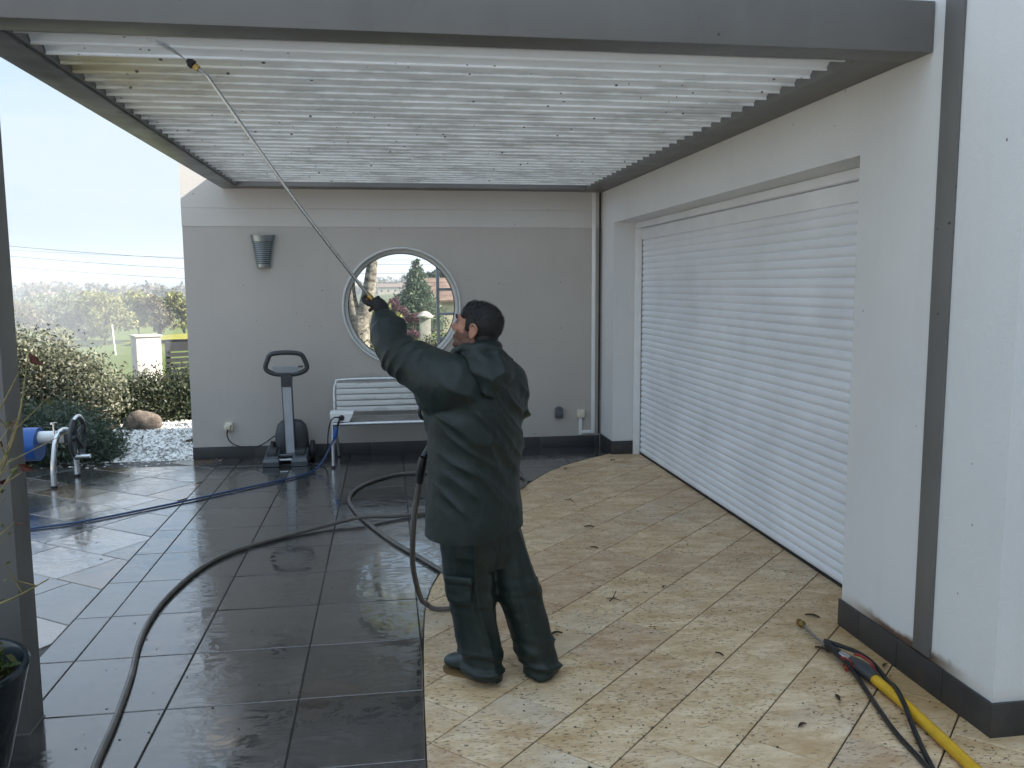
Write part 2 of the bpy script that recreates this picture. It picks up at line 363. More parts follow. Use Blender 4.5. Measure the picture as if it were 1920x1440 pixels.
def m_ground():
    t = NT('ground_grass')
    sep = t.n('ShaderNodeSeparateXYZ', {0: t.pos()})
    y = sep.outputs['Y']
    c = t.mix(t.ramp(t.noise(.05, 5, .6), .3, .7), (.075, .105, .028), (.125, .150, .045))
    c = t.mix(t.math('MULTIPLY', t.ramp(t.noise(2.5, 5, .7), .45, .75), .5), c, (.06, .075, .02))
    far = t.mix(t.ramp(t.noise(.012, 5, .65), .35, .65), (.055, .070, .03), (.11, .115, .05))
    c = t.mix(t.ramp(y, 170, 260), c, far)
    near = t.mix(t.ramp(t.noise(5, 5, .7), .35, .7), (.035, .028, .018), (.075, .06, .04))
    c = t.mix(t.ramp(y, 14.5, 12.0), c, near)
    path = t.mix(t.ramp(t.noise(30, 4, .7), .3, .7), (.38, .35, .31), (.54, .505, .45))  # unseen ground around the patio, made pale to bounce light onto wall and louvres
    c = t.mix(t.ramp(y, 9.3, 8.3), c, path)
    t.put(col=c, rough=.95, spec=.1, nrm=t.bump(t.noise(8, 5), .5, .05)); M['ground_grass'] = t.m
    t = NT('rapeseed'); f = t.noise(6, 5, .7)
    t.put(col=t.mix(t.ramp(f, .35, .7), (.17, .17, .035), (.34, .30, .05)), rough=.9, spec=.1, nrm=t.bump(f, .8, .2)); M['rapeseed'] = t.m
    t = NT('far_hill'); f = t.noise(.02, 6, .6)
    t.put(col=t.mix(f, (.045, .06, .035), (.09, .10, .05)), rough=1, spec=0); M['far_hill'] = t.m
    t = NT('pebble'); r = t.island()
    t.put(col=t.mix(t.ramp(r, .1, .7), (.22, .21, .19), (.84, .82, .78)), rough=.7, spec=.3); M['pebble'] = t.m
    t = NT('debris'); r = t.island()
    t.put(col=t.mix(r, (.012, .010, .008), (.06, .042, .024)), rough=.6, spec=.4); M['debris'] = t.m
    t = NT('birch'); f = t.noise(7, 6, .75, t.pos((1, 1, 1.6)))
    t.put(col=t.mix(t.ramp(f, .40, .62), (.07, .06, .05), (.30, .275, .225)), rough=.9, spec=.1, nrm=t.bump(f, .9, .03)); M['birch'] = t.m
    t = NT('window_glass'); nt = t
    tr = t.n('ShaderNodeBsdfTransparent', {'Color': (.95, .965, .96, 1)}); gl = t.n('ShaderNodeBsdfGlossy', {'Color': (.9, .92, .93, 1), 'Roughness': .015})
    fr = t.n('ShaderNodeFresnel', {'IOR': 1.35})
    mx = t.n('ShaderNodeMixShader', {0: fr.outputs[0], 1: tr.outputs[0], 2: gl.outputs[0]})
    t.t.links.new(mx.outputs[0], t.out.inputs['Surface']); M['window_glass'] = t.m
    t = NT('water_jet')
    tr = t.n('ShaderNodeBsdfTransparent', {'Color': (1, 1, 1, 1)}); df = t.n('ShaderNodeBsdfTranslucent', {'Color': (.8, .85, .9, 1)})
    mx = t.n('ShaderNodeMixShader', {0: .22, 1: tr.outputs[0], 2: df.outputs[0]})
    t.t.links.new(mx.outputs[0], t.out.inputs['Surface']); M['water_jet'] = t.m
m_ground()

# ------------------------------------------------------------------ objects and meshes
WL = {}
def root_loc(o): return WL.get(o, Vector((0, 0, 0)))
def thing(name, label, cat, loc=(0, 0, 0), group=None):
    o = bpy.data.objects.new(name, None); COL.objects.link(o); o.location = loc; WL[o] = Vector(loc)
    o.empty_display_size = .1
    return tag(o, label, cat, group)
def tag(o, label=None, cat=None, group=None, kind=None):
    if label: o['label'] = label
    if cat: o['category'] = cat
    if group: o['group'] = group
    if kind: o['kind'] = kind
    return o
def link(name, me, parent=None, loc=None):
    """link mesh data as an object; loc is in world space"""
    o = bpy.data.objects.new(name, me); COL.objects.link(o)
    w = Vector(loc) if loc is not None else (root_loc(parent) if parent else Vector((0, 0, 0)))
    WL[o] = w
    if parent: o.parent = parent; o.location = w - root_loc(parent)
    else: o.location = w
    return o

class MB:
    def __init__(s): s.v = []; s.f = []
    def add(s, vs, fs):
        k = len(s.v); s.v += [tuple(v) for v in vs]; s.f += [tuple(i + k for i in f) for f in fs]; return s
    def box(s, x0, x1, y0, y1, z0, z1, bev=0.0, rotz=0.0, piv=None):
        if bev <= 0:
            vs = [(x, y, z) for z in (z0, z1) for y in (y0, y1) for x in (x0, x1)]
            fs = [(0, 2, 3, 1), (4, 5, 7, 6), (0, 1, 5, 4), (2, 6, 7, 3), (0, 4, 6, 2), (1, 3, 7, 5)]
        else:
            bm = bmesh.new(); bmesh.ops.create_cube(bm, size=1)
            for v in bm.verts: v.co = Vector((x0 + (v.co.x + .5) * (x1 - x0), y0 + (v.co.y + .5) * (y1 - y0), z0 + (v.co.z + .5) * (z1 - z0)))
            bmesh.ops.bevel(bm, geom=bm.edges[:], offset=bev, segments=2, affect='EDGES', profile=.6)
            bm.verts.index_update(); vs = [v.co[:] for v in bm.verts]; fs = [[v.index for v in f.verts] for f in bm.faces]; bm.free()
        if rotz:
            px, py = piv if piv else ((x0 + x1) / 2, (y0 + y1) / 2); c, q = cos(rotz), sin(rotz)
            vs = [(px + (x - px) * c - (y - py) * q, py + (x - px) * q + (y - py) * c, z) for x, y, z in vs]
        return s.add(vs, fs)
    def tube(s, path, r, n=10, closed=False, cap=True, flat=None):
        P = [Vector(p) for p in path]; m = len(P)
        R = list(r) if hasattr(r, '__len__') else [r] * m
        T = []
        for i in range(m):
            a = P[i - 1] if (i > 0 or closed) else P[i]; b = P[(i + 1) % m] if (i < m - 1 or closed) else P[i]
            T.append((b - a).normalized())
        u = T[0].orthogonal().normalized(); vs = []; fs = []
        for i in range(m):
            u = (u - T[i] * u.dot(T[i])).normalized(); w = T[i].cross(u)
            for k in range(n):
                a = 2 * pi * k / n; vs.append(P[i] + (u * cos(a) + w * sin(a)) * R[i])
        for i in range(m if closed else m - 1):
            j = (i + 1) % m
            for k in range(n):
                k2 = (k + 1) % n; fs.append((i * n + k, i * n + k2, j * n + k2, j * n + k))
        if cap and not closed: fs.append(tuple(range(n - 1, -1, -1))); fs.append(tuple((m - 1) * n + k for k in range(n)))
        return s.add(vs, fs)
    def lathe(s, prof, c, axis='Z', n=32, a0=0, a1=2 * pi, cap=False):
        full = abs(a1 - a0 - 2 * pi) < 1e-6; cnt = n if full else n + 1; vs = []; fs = []
        for r, h in prof:
            for k in range(cnt):
                a = a0 + (a1 - a0) * k / n
                q = {'Z': (r * cos(a), r * sin(a), h), 'Y': (r * cos(a), h, r * sin(a)), 'X': (h, r * cos(a), r * sin(a))}[axis]
                vs.append((c[0] + q[0], c[1] + q[1], c[2] + q[2]))
        for i in range(len(prof) - 1):
            for k in range(n):
                k2 = (k + 1) % cnt; fs.append((i * cnt + k, i * cnt + k2, (i + 1) * cnt + k2, (i + 1) * cnt + k))
        if cap: fs.append(tuple(range(cnt))); fs.append(tuple((len(prof) - 1) * cnt + k for k in range(cnt)))
        return s.add(vs, fs)
    def ball(s, c, r, n=16, m=10, frame=None):
        rx, ry, rz = r if hasattr(r, '__len__') else (r, r, r); F = frame or Matrix.Identity(3); vs = []; fs = []
        c = Vector(c)
        vs.append(c + F @ Vector((0, 0, rz)))
        for i in range(1, m):
            t = pi * i / m
            for k in range(n):
                a = 2 * pi * k / n; vs.append(c + F @ Vector((rx * sin(t) * cos(a), ry * sin(t) * sin(a), rz * cos(t))))
        vs.append(c + F @ Vector((0, 0, -rz)))
        for k in range(n): fs.append((0, 1 + k, 1 + (k + 1) % n))
        for i in range(m - 2):
            for k in range(n):
                a = 1 + i * n; b = a + n; fs.append((a + k, b + k, b + (k + 1) % n, a + (k + 1) % n))
        last = len(vs) - 1; a = 1 + (m - 2) * n
        for k in range(n): fs.append((last, a + (k + 1) % n, a + k))
        return s.add(vs, fs)
    def rings(s, R):
        """stack of rings (lists of points), capped"""
        n = len(R[0]); vs = [p for r in R for p in r]; fs = []
        for i in range(len(R) - 1):
            for k in range(n): fs.append((i * n + k, i * n + (k + 1) % n, (i + 1) * n + (k + 1) % n, (i + 1) * n + k))
        fs.append(tuple(range(n - 1, -1, -1))); fs.append(tuple((len(R) - 1) * n + k for k in range(n)))
        return s.add(vs, fs)
    def prism(s, pts, d):
        """extrude a 3-D polygon by the vector d"""
        n = len(pts); d = Vector(d); vs = [Vector(p) for p in pts] + [Vector(p) + d for p in pts]
        fs = [tuple(range(n)), tuple(range(2 * n - 1, n - 1, -1))] + [(i, i + n, (i + 1) % n + n, (i + 1) % n) for i in range(n)]
        return s.add(vs, fs)
    def mesh(s, name, m, loc=(0, 0, 0), smooth=35):
        me = bpy.data.meshes.new(name); L = Vector(loc)
        me.from_pydata([tuple(Vector(v) - L) for v in s.v], [], s.f); me.validate()
        bm = bmesh.new(); bm.from_mesh(me); bmesh.ops.recalc_face_normals(bm, faces=bm.faces[:]); bm.to_mesh(me); bm.free()
        if m is not None: me.materials.append(M[m] if isinstance(m, str) else m)
        if smooth: me.shade_smooth(); me.set_sharp_from_angle(angle=radians(smooth))
        return me
    def build(s, name, m, parent=None, loc=None, smooth=35):
        L = Vector(loc) if loc is not None else (root_loc(parent) if parent else Vector((0, 0, 0)))
        return link(name, s.mesh(name, m, L, smooth), parent, L)

def spline(pts, sub=8, closed=False):
    """Catmull-Rom through the points"""
    P = [Vector(p) for p in pts]; n = len(P); out = []
    rng = range(n if closed else n - 1)
    for i in rng:
        p0 = P[(i - 1) % n] if (closed or i > 0) else P[0] * 2 - P[1]
        p1 = P[i]; p2 = P[(i + 1) % n]
        p3 = P[(i + 2) % n] if (closed or i + 2 < n) else P[-1] * 2 - P[-2]
        for k in range(sub):
            t = k / sub; out.append(.5 * ((2 * p1) + (p2 - p0) * t + (2 * p0 - 5 * p1 + 4 * p2 - p3) * t * t + (3 * p1 - p0 - 3 * p2 + p3) * t ** 3))
    if not closed: out.append(P[-1])
    return out

def remesh(mb, name, m, voxel, smooth_it=6, parent=None, disp=None):
    """fuse the overlapping closed shapes of mb into one continuous skin"""
    tmp = mb.build(name + '_tmp', None)
    r = tmp.modifiers.new('r', 'REMESH'); r.mode = 'VOXEL'; r.voxel_size = voxel
    if smooth_it: q = tmp.modifiers.new('s', 'SMOOTH'); q.factor = .5; q.iterations = smooth_it
    dg = bpy.context.evaluated_depsgraph_get(); me = bpy.data.meshes.new_from_object(tmp.evaluated_get(dg))
    old = tmp.data; bpy.data.objects.remove(tmp); bpy.data.meshes.remove(old)
    me.name = name
    if disp:
        nv = [v.normal.copy() for v in me.vertices]; cs = [v.co.copy() for v in me.vertices]
        for v, c, n in zip(me.vertices, cs, nv): v.co = c + disp(c, n)
        me.update()
    L = root_loc(parent) if parent else Vector((0, 0, 0))
    for v in me.vertices: v.co -= L
    me.materials.clear()
    for mm in (m if isinstance(m, (list, tuple)) else [m]): me.materials.append(M[mm])
    me.shade_smooth()
    return link(name, me, parent, L)

def leaf_cloud(name, ells, n, size, m, parent=None, seed=1, clump=26, spread=.22, aspect=1.7, shell=.55, droop=0.0, loc=None):
    """many leaf-sized faces gathered in clumps through ellipsoids (cx,cy,cz,rx,ry,rz)"""
    g = np.random.default_rng(seed)
    E_ = np.array(ells, float); vol = E_[:, 3] * E_[:, 4] * E_[:, 5]; pr = vol ** .75; pr /= pr.sum()
    nc = max(1, n // clump); ei = g.choice(len(E_), nc, p=pr)
    d = g.normal(size=(nc, 3)); d /= np.linalg.norm(d, axis=1)[:, None]
    rad = shell + (1 - shell) * g.random(nc) ** .6; rad *= .78 + .3 * g.random(nc)
    cc = E_[ei, :3] + d * rad[:, None] * E_[ei, 3:]
    cr = E_[ei, 3:].mean(axis=1) * spread
    ci = g.integers(0, nc, n)
    p = cc[ci] + g.normal(size=(n, 3)) * cr[ci][:, None] * .6
    a = g.normal(size=(n, 3)); a[:, 2] -= droop; a /= np.linalg.norm(a, axis=1)[:, None]
    b = np.cross(a, g.normal(size=(n, 3))); b /= np.linalg.norm(b, axis=1)[:, None]
    s = size * (.6 + .8 * g.random(n))[:, None]
    a *= s * aspect * .5; b *= s * .5
    V = np.stack([p - a, p + b * .9 - a * .1, p + a, p - b * .9 - a * .1], 1).reshape(-1, 3)
    L = Vector(loc) if loc is not None else (root_loc(parent) if parent else Vector((0, 0, 0)))
    V -= np.array(L)
    me = bpy.data.meshes.new(name); me.vertices.add(4 * n); me.loops.add(4 * n); me.polygons.add(n)
    me.vertices.foreach_set('co', V.ravel()); me.loops.foreach_set('vertex_index', np.arange(4 * n, dtype=np.int32))
    me.polygons.foreach_set('loop_start', np.arange(0, 4 * n, 4, dtype=np.int32))
    me.update(calc_edges=True); me.validate(); me.materials.append(M[m])
    return link(name, me, parent, L)

# ------------------------------------------------------------------ ground, far land
def terrain(x, y):
    if y < 11.5: return -0.035
    d = y - 11.5
    k = min(1, max(0, (x + 22) / 24)); k = k * k * (3 - 2 * k)
    sl = .060 * (1 - k) + .031 * k
    z = -0.035 - sl * d * min(1, d / 6)
    lo = -6.9 * (1 - k) - 3.6 * k
    if d > 100:
        z = lo + (min(d, 2600) - 100) / 2500 * 8.5
    else: z = max(z, lo)
    z += 1.75 * math.exp(-((x + 20) / 10) ** 2 - ((y - 104) / 15) ** 2)
    return z
ys = [-68, -20, -5, 5, 9, 11.5] + list(np.arange(12.5, 40, 1.6)) + list(np.arange(40, 140, 5)) + [150, 180, 220, 280, 350, 450, 600, 800, 1100, 1500, 2000, 2600, 3190]
xs = [-3000, -1800, -1000, -600, -350, -220, -150, -110, -85] + list(np.arange(-70, 40, 4)) + [45, 60, 90, 150, 300, 700, 1500, 3000]
mb = MB(); nx = len(xs)
mb.add([(x, y, terrain(x, y) + (.25 * noise.noise(Vector((x * .05, y * .05, 3))) if y > 22 else 0)) for y in ys for x in xs],
       [(j * nx + i, j * nx + i + 1, (j + 1) * nx + i + 1, (j + 1) * nx + i) for j in range(len(ys) - 1) for i in range(nx - 1)])
tag(mb.build('ground', 'ground_grass', smooth=180), kind='structure')

mb = MB()                                                           # low blue ridge on the horizon
N = 90; vs = []
for i in range(N + 1):
    x = -3000 + 6000 * i / N; h = 9 + 16 * noise.noise(Vector((x * .0016, 2, 0))) + 5 * noise.noise(Vector((x * .008, 5, 0)))
    vs += [(x, 2500, -3), (x, 2620, max(2, h + 6)), (x, 2900, max(2, h + 10)), (x, 3180, -3)]
mb.add(vs, [(i * 4 + k, i * 4 + k + 1, (i + 1) * 4 + k + 1, (i + 1) * 4 + k) for i in range(N) for k in range(3)])
tag(mb.build('hills', 'far_hill', smooth=180), kind='structure')
mb = MB()                                                           # strip of rape in flower beyond the fence
mb.add([(x, y, terrain(x, y) + .30 + .12 * ((i + j) % 2)) for j, y in enumerate((90, 99, 110)) for i, x in enumerate((-26.2, -22, -18, -14, -9))],
       [(j * 5 + i, j * 5 + i + 1, (j + 1) * 5 + i + 1, (j + 1) * 5 + i) for j in range(2) for i in range(4)])
tag(mb.build('rapeseed_field', 'rapeseed', smooth=180), kind='structure')

# ------------------------------------------------------------------ patio: bedding with every slab laid on it
patio = MB().box(-4.6, 3.6, -1.5, 8.86, -.2, -.0060).build('patio', 'grout', smooth=0)
tag(patio, kind='structure')
CURVE = [(.085, -1.5), (.095, 1.2), (.10, 2.4), (.11, 2.93), (.125, 3.5), (.148, 4.05), (.187, 4.55), (.29, 5.02), (.62, 5.98), (.88, 6.6), (1.174, 7.183), (1.628, 7.88), (2.243, 8.405), (3.0, 8.95)]
def dense(c):
    out = []
    for q in spline([(x, y, 0) for x, y in c[1:]], 4): out.append((q.x, q.y))
    return [c[0]] + out
CV = dense(CURVE)
def clip(poly, a, b, c):
    """keep a*x+b*y <= c"""
    out = []
    for i in range(len(poly)):
        p, q = poly[i], poly[(i + 1) % len(poly)]; dp = a * p[0] + b * p[1] - c; dq = a * q[0] + b * q[1] - c
        if dp <= 0: out.append(p)
        if (dp < 0 < dq) or (dq < 0 < dp):
            t = dp / (dp - dq); out.append((p[0] + (q[0] - p[0]) * t, p[1] + (q[1] - p[1]) * t))
    return out
def area(p): return abs(sum(p[i][0] * p[(i + 1) % len(p)][1] - p[(i + 1) % len(p)][0] * p[i][1] for i in range(len(p)))) / 2 if len(p) > 2 else 0
def right_of(poly, g=.003):
    for (x0, y0), (x1, y1) in zip(CV, CV[1:]):
        nx_, ny_ = (y1 - y0), -(x1 - x0); l = sqrt(nx_ * nx_ + ny_ * ny_); nx_ /= l; ny_ /= l
        poly = clip(poly, -nx_, -ny_, -(nx_ * x0 + ny_ * y0) - g)
        if len(poly) < 3: return []
    return poly
def left_of(poly, g=.003):
    out = []
    for (x0, y0), (x1, y1) in zip(CV, CV[1:]):
        p = clip(clip(poly, 0, -1, -y0), 0, 1, y1)
        if len(p) < 3: continue
        nx_, ny_ = (y1 - y0), -(x1 - x0); l = sqrt(nx_ * nx_ + ny_ * ny_); nx_ /= l; ny_ /= l
        p = clip(p, nx_, ny_, nx_ * x0 + ny_ * y0 - g)
        if area(p) > 1e-5: out.append(p)
    return out
def slab(name, polys, m, th=.012, tilt=.0007):
    cx = sum(p[0] for q in polys for p in q) / sum(len(q) for q in polys); cy = sum(p[1] for q in polys for p in q) / sum(len(q) for q in polys)
    bm = bmesh.new()
    for q in polys: bm.faces.new([bm.verts.new((x - cx, y - cy, 0)) for x, y in q])
    bmesh.ops.remove_doubles(bm, verts=bm.verts[:], dist=1e-5)
    if len(polys) > 1: bmesh.ops.dissolve_limit(bm, angle_limit=.02, verts=bm.verts[:], edges=bm.edges[:])
    r = bmesh.ops.extrude_face_region(bm, geom=bm.faces[:])
    top = [e for e in r['geom'] if isinstance(e, bmesh.types.BMVert)]
    for v in bm.verts: v.co.z = 0 if v in top else -th
    ed = [e for e in bm.edges if all(v.co.z == 0 for v in e.verts) and len(e.link_faces) == 2 and any(abs(f.normal.z) < .5 for f in e.link_faces)]
    bm.normal_update()
    ed = [e for e in bm.edges if all(v.co.z == 0 for v in e.verts) and any(abs(f.normal.z) < .5 for f in e.link_faces)]
    if ed: bmesh.ops.bevel(bm, geom=ed, offset=.003, segments=1, affect='EDGES', clamp_overlap=True)
    bmesh.ops.recalc_face_normals(bm, faces=bm.faces[:])
    me = bpy.data.meshes.new(name); bm.to_mesh(me); bm.free(); me.materials.append(M[m])
    o = link(name, me, patio, (cx, cy, rnd.uniform(-.0006, .0006)))
    o.rotation_euler = (rnd.gauss(0, tilt), rnd.gauss(0, tilt), 0); return o
def rect(u0, u1, v0, v1, o=(0, 0), a=0.0):
    c, s = cos(a), sin(a)
    return [(o[0] + u * c - v * s, o[1] + u * s + v * c) for u, v in ((u0, v0), (u1, v0), (u1, v1), (u0, v1))]
G = .0029
XL = [-1.668, -1.485, -.945, -.405, .135, .675, 1.215, 1.755, 2.28]
YL = [2.98 + .545 * k for k in range(-4, 11)] + [8.856]
for i in range(len(XL) - 1):
    for j in range(len(YL) - 1):
        p = left_of(rect(XL[i] + G, XL[i + 1] - G, YL[j] + G, YL[j + 1] - G))
        if sum(area(q) for q in p) > .004: slab('dark_tile', p, 'slate_dark')
TA = radians(45.6); tu = (cos(TA), sin(TA)); tl, tw = .494, .323
tp = (.707, 3.221)                                                    # a corner of the running bond
for j in range(-14, 14):
    for i in range(-14, 16):
        u = i * tl + (j % 2) * tl * .5
        p = rect(u + G, u + tl - G, j * tw + G, (j + 1) * tw - G, tp, TA)
        cx = sum(q[0] for q in p) / 4; cy = sum(q[1] for q in p) / 4
        if cy < 1.6 or cy > 8.6 or cx < -.2 or cx > (3.4 if cy < 2.9 else 3.0): continue
        p = right_of(p)
        p = clip(p, 0, 1, 8.5) if p else p
        if area(p) > .0005: slab('stone_tile', [p], 'travertine', tilt=.0014)
FA = radians(-35.5); fr = random.Random(5)
v = -9.0
row = 0
while v < 9:
    hgt = fr.choice((.43, .43, .36, .52)); u = -9.0 + fr.random() * .5
    while u < 9:
        ln = fr.choice((.58, .58, .44, .72, .36)); p = rect(u + G, u + ln - G, v + G, v + hgt - G, (-2.147, 5.434), FA); u += ln
        cx = sum(q[0] for q in p) / 4; cy = sum(q[1] for q in p) / 4
        if cx > -1.4 or cx < -4.5 or cy < 2.2 or cy > 9.0: continue
        p = clip(p, 1, 0, XL[0] - G)
        p = clip(p, 0, 1, 8.82) if p and cx > -2.1 else clip(p, 0, 1, 8.56 + .1 * sin(cx * 7))
        if area(p) > .004:
            m = fr.choices(('flag_grey', 'flag_pale', 'flag_rust'), (.60, .24, .16))[0]
            slab('flagstone', [p], m, tilt=.0012)
    v += hgt; row += 1

# ------------------------------------------------------------------ garden wall with the porthole
WY = 8.85; WC = (.165, 1.525)
gwall = thing('garden_wall', 'grey rendered end wall with a paler upper band and a round opening', 'wall', (.15, WY, 0))
def holed(x0, x1, z0, z1, c, r, y0, y1, n=72):
    A = sorted([2 * pi * k / n for k in range(n)] + [atan2(z - c[1], x - c[0]) % (2 * pi) for x in (x0, x1) for z in (z0, z1)])
    inn, outp = [], []
    for a in A:
        d = (cos(a), sin(a)); t = min([(x0 - c[0]) / d[0] if d[0] < -1e-9 else 1e9, (x1 - c[0]) / d[0] if d[0] > 1e-9 else 1e9, (z0 - c[1]) / d[1] if d[1] < -1e-9 else 1e9, (z1 - c[1]) / d[1] if d[1] > 1e-9 else 1e9])
        inn.append((c[0] + r * d[0], c[1] + r * d[1])); outp.append((c[0] + t * d[0], c[1] + t * d[1]))
    k = len(A); vs = [(p[0], y, p[1]) for y in (y0, y1) for L in (inn, outp) for p in L]; fs = []
    for i in range(k):
        j = (i + 1) % k
        fs += [(i, j, k + j, k + i), (2 * k + i, 3 * k + i, 3 * k + j, 2 * k + j), (i, 2 * k + i, 2 * k + j, j), (k + i, k + j, 3 * k + j, 3 * k + i)]
    return MB().add(vs, fs)
holed(-1.965, 2.29, -.1, 2.335, WC, .588, WY, WY + .24).build('lower_wall', 'wall_grey', gwall, smooth=30)
MB().box(-1.968, 2.29, WY - .004, WY + .244, 2.3355, 2.512).build('upper_band', 'wall_band', gwall, smooth=0)
MB().box(-1.968, 2.29, WY - .004, WY + .244, 2.514, 3.16).build('upper_band', 'wall_band', gwall, smooth=0)
MB().box(-1.98, 2.29, WY - .012, WY + .25, 3.1605, 3.20, .004).build('coping', 'wall_white', gwall, smooth=30)
x = -1.968
while x < 2.26:
    w = min(.597, 2.262 - x)
    MB().box(x + .001, x + w - .003, WY - .012, WY - .0005, -.005, .122 + rnd.uniform(-.001, .001), .002).build('skirting_tile', 'skirting', gwall, loc=(x, WY, 0)); x += .597
win = thing('round_window', 'round porthole window in a pale grey ring, looking through to the garden', 'window', (WC[0], WY, WC[1]))
C3 = (WC[0], 0, WC[1])
MB().lathe([(.587, WY + .02), (.587, WY - .018), (.600, WY - .022), (.609, WY - .015), (.609, WY + .001), (.5885, WY + .001)], C3, 'Y', 96).build('outer_ring', 'window_grey', win)
MB().lathe([(.587, WY + .045), (.578, WY + .04), (.566, WY + .042), (.552, WY + .048), (.548, WY + .058), (.548, WY + .09), (.587, WY + .09), (.587, WY + .045)], C3, 'Y', 96).build('frame', 'window_grey', win)
MB().lathe([(.5475, WY + .056), (.541, WY + .056), (.541, WY + .063), (.5475, WY + .063)], C3, 'Y', 96).build('seal', 'dark_rubber', win)
MB().lathe([(.0005, WY + .068), (.5475, WY + .068)], C3, 'Y', 96).build('pane', 'window_glass', win, smooth=0)

# ------------------------------------------------------------------ house on the right
HX = 2.28; OY0, OY1, OZ = 3.90, 8.38, 2.36; HT = 5.58
house = thing('house', 'white rendered house wall holding the wide closed roller shutter', 'house', (HX, 5.8, 0))
mb = MB()
mb.box(HX, 2.74, 2.80, OY0, -.1, HT).box(HX, 2.74, OY0, OY1, OZ, HT).box(HX, 2.74, OY1, 9.09, -.1, HT)
mb.box(2.74, 10.0, 2.80, 9.09, -.1, HT - .001).box(3.4, 10.0, -7.0, 2.799, -.1, HT + .94)  # last box: unseen taller wing, added to keep sun off the front beam
mb.build('wall', 'wall_white', house, smooth=0)
MB().box(HX - .03, 10.05, 2.805, 9.12, HT, HT + .07, .01).box(3.37, 10.05, -7.05, 2.7695, HT + .942, HT + 1.01, .01).build('roof_edge', 'beam_paint', house)
strip = MB().box(HX - .014, HX + .002, 3.175, 3.288, .150, HT - .002, .003).build('cover_strip', 'beam_paint', house)
def skirt(x0, x1, y0, y1, par):
    h = .138 + rnd.uniform(-.001, .001)
    MB().box(x0, x1, y0, y1, -.005, h, .002).build('skirting_tile', 'skirting', par, loc=((x0 + x1) / 2, (y0 + y1) / 2, 0))
for a, b in ((2.7998, 3.08), (3.083, 3.40), (3.403, 3.72), (3.723, 3.912)): skirt(HX - .012, HX - .0005, a, b, house)
for a, b in ((2.268, 2.60), (2.603, 3.0), (3.003, 3.399)): skirt(a, b, 2.787, 2.7995, house)
skirt(HX - .012, HX - .0005, OY1 - .012, WY - .014, house); skirt(HX, 2.495, OY1 - .012, OY1 - .0005, house)
shut = thing('roller_shutter', 'wide white roller shutter pulled fully down in the house opening', 'shutter', (2.57, 6.1, 0))
SX = 2.575; pitch = .0587
prof = [(0, 0), (-.0075, .006), (-.0115, .018), (-.0125, .031), (-.0105, .044), (-.005, .0525), (.001, .0545), (.001, .0587), (.006, .0587), (.006, 0)]
mb = MB().rings([[(px, y, pz) for px, pz in prof] for y in (4.02, OY1 - .052)]); me = mb.mesh('slat', 'shutter_white', (0, 0, 0), 50)
for k in range(37): link('slat', me, shut, (SX + rnd.uniform(-.0008, .0008), 0, .016 + k * pitch))
MB().box(SX - .012, SX + .008, 4.02, OY1 - .052, .002, .0155, .002).build('bottom_bar', 'dark_rubber', shut)
MB().box(SX - .02, SX + .02, 4.0, OY1 - .05, .016 + 37 * pitch, OZ - .062, .004).build('head_panel', 'shutter_white', shut)
MB().box(2.50, SX + .03, 3.96, OY1 - .004, OZ - .058, OZ - .002, .004).build('head_box', 'shutter_white', shut)
MB().box(2.495, SX - .016, OY1 - .048, OY1 - .003, -.004, OZ - .060, .003).build('guide_rail', 'frame_white', shut)
MB().box(2.495, SX + .02, 3.905, 3.99, -.004, OZ - .060, .003).build('guide_rail', 'frame_white', shut)

# ------------------------------------------------------------------ pergola
perg = thing('pergola', 'dark grey metal pergola with a roof of white tilting louvres', 'pergola', (.35, 6.1, 0))
MB().box(-1.572, HX - .004, 3.37, 3.535, 2.70, 2.905, .004).build('front_beam', 'beam_paint', perg)
MB().box(-1.568, -1.405, 3.537, 8.838, 2.702, 2.90, .004).build('side_beam', 'beam_dirty', perg)
MB().box(2.045, HX - .004, 3.537, 8.838, 2.702, 2.90, .004).build('side_beam', 'beam_paint', perg)
MB().box(-1.403, 2.043, 8.60, 8.838, 2.704, 2.90, .004).build('back_beam', 'beam_paint', perg)
MB().box(-1.403, -1.385, 3.537, 8.598, 2.712, 2.86, .003).build('gutter_lip', 'beam_paint', perg)
MB().box(-1.574, -1.424, 3.398, 3.545, .004, 2.6985, .005).build('post', 'beam_paint', perg)
MB().box(-1.578, -1.420, 3.394, 3.549, -.001, .005, .002).build('foot_plate', 'beam_paint', perg)
tl_ = radians(43); bw = .184
def blade():
    pr = [(-bw / 2, .004), (-bw / 2 + .004, .011), (-.03, .013), (.03, .012), (bw / 2 - .02, .009), (bw / 2 - .004, .008), (bw / 2, .002), (bw / 2 - .001, -.016), (bw / 2 - .007, -.016), (bw / 2 - .010, -.005), (.02, -.006), (-.03, -.007), (-bw / 2 + .006, -.003)]
    return [(a * cos(tl_) + b * sin(tl_), -a * sin(tl_) + b * cos(tl_)) for a, b in pr]
bp = blade(); me = MB().rings([[(x, y, z) for y, z in bp] for x in (-1.383, 2.022)]).mesh('louvre_blade', 'louvre_white', (0, 0, 0), 40)
for k in range(31):
    o = link('louvre_blade', me, perg, (rnd.uniform(-.001, .001), 3.627 - .068 + .1568 * k, 2.788)); o.rotation_euler.x = rnd.uniform(-.006, .006)

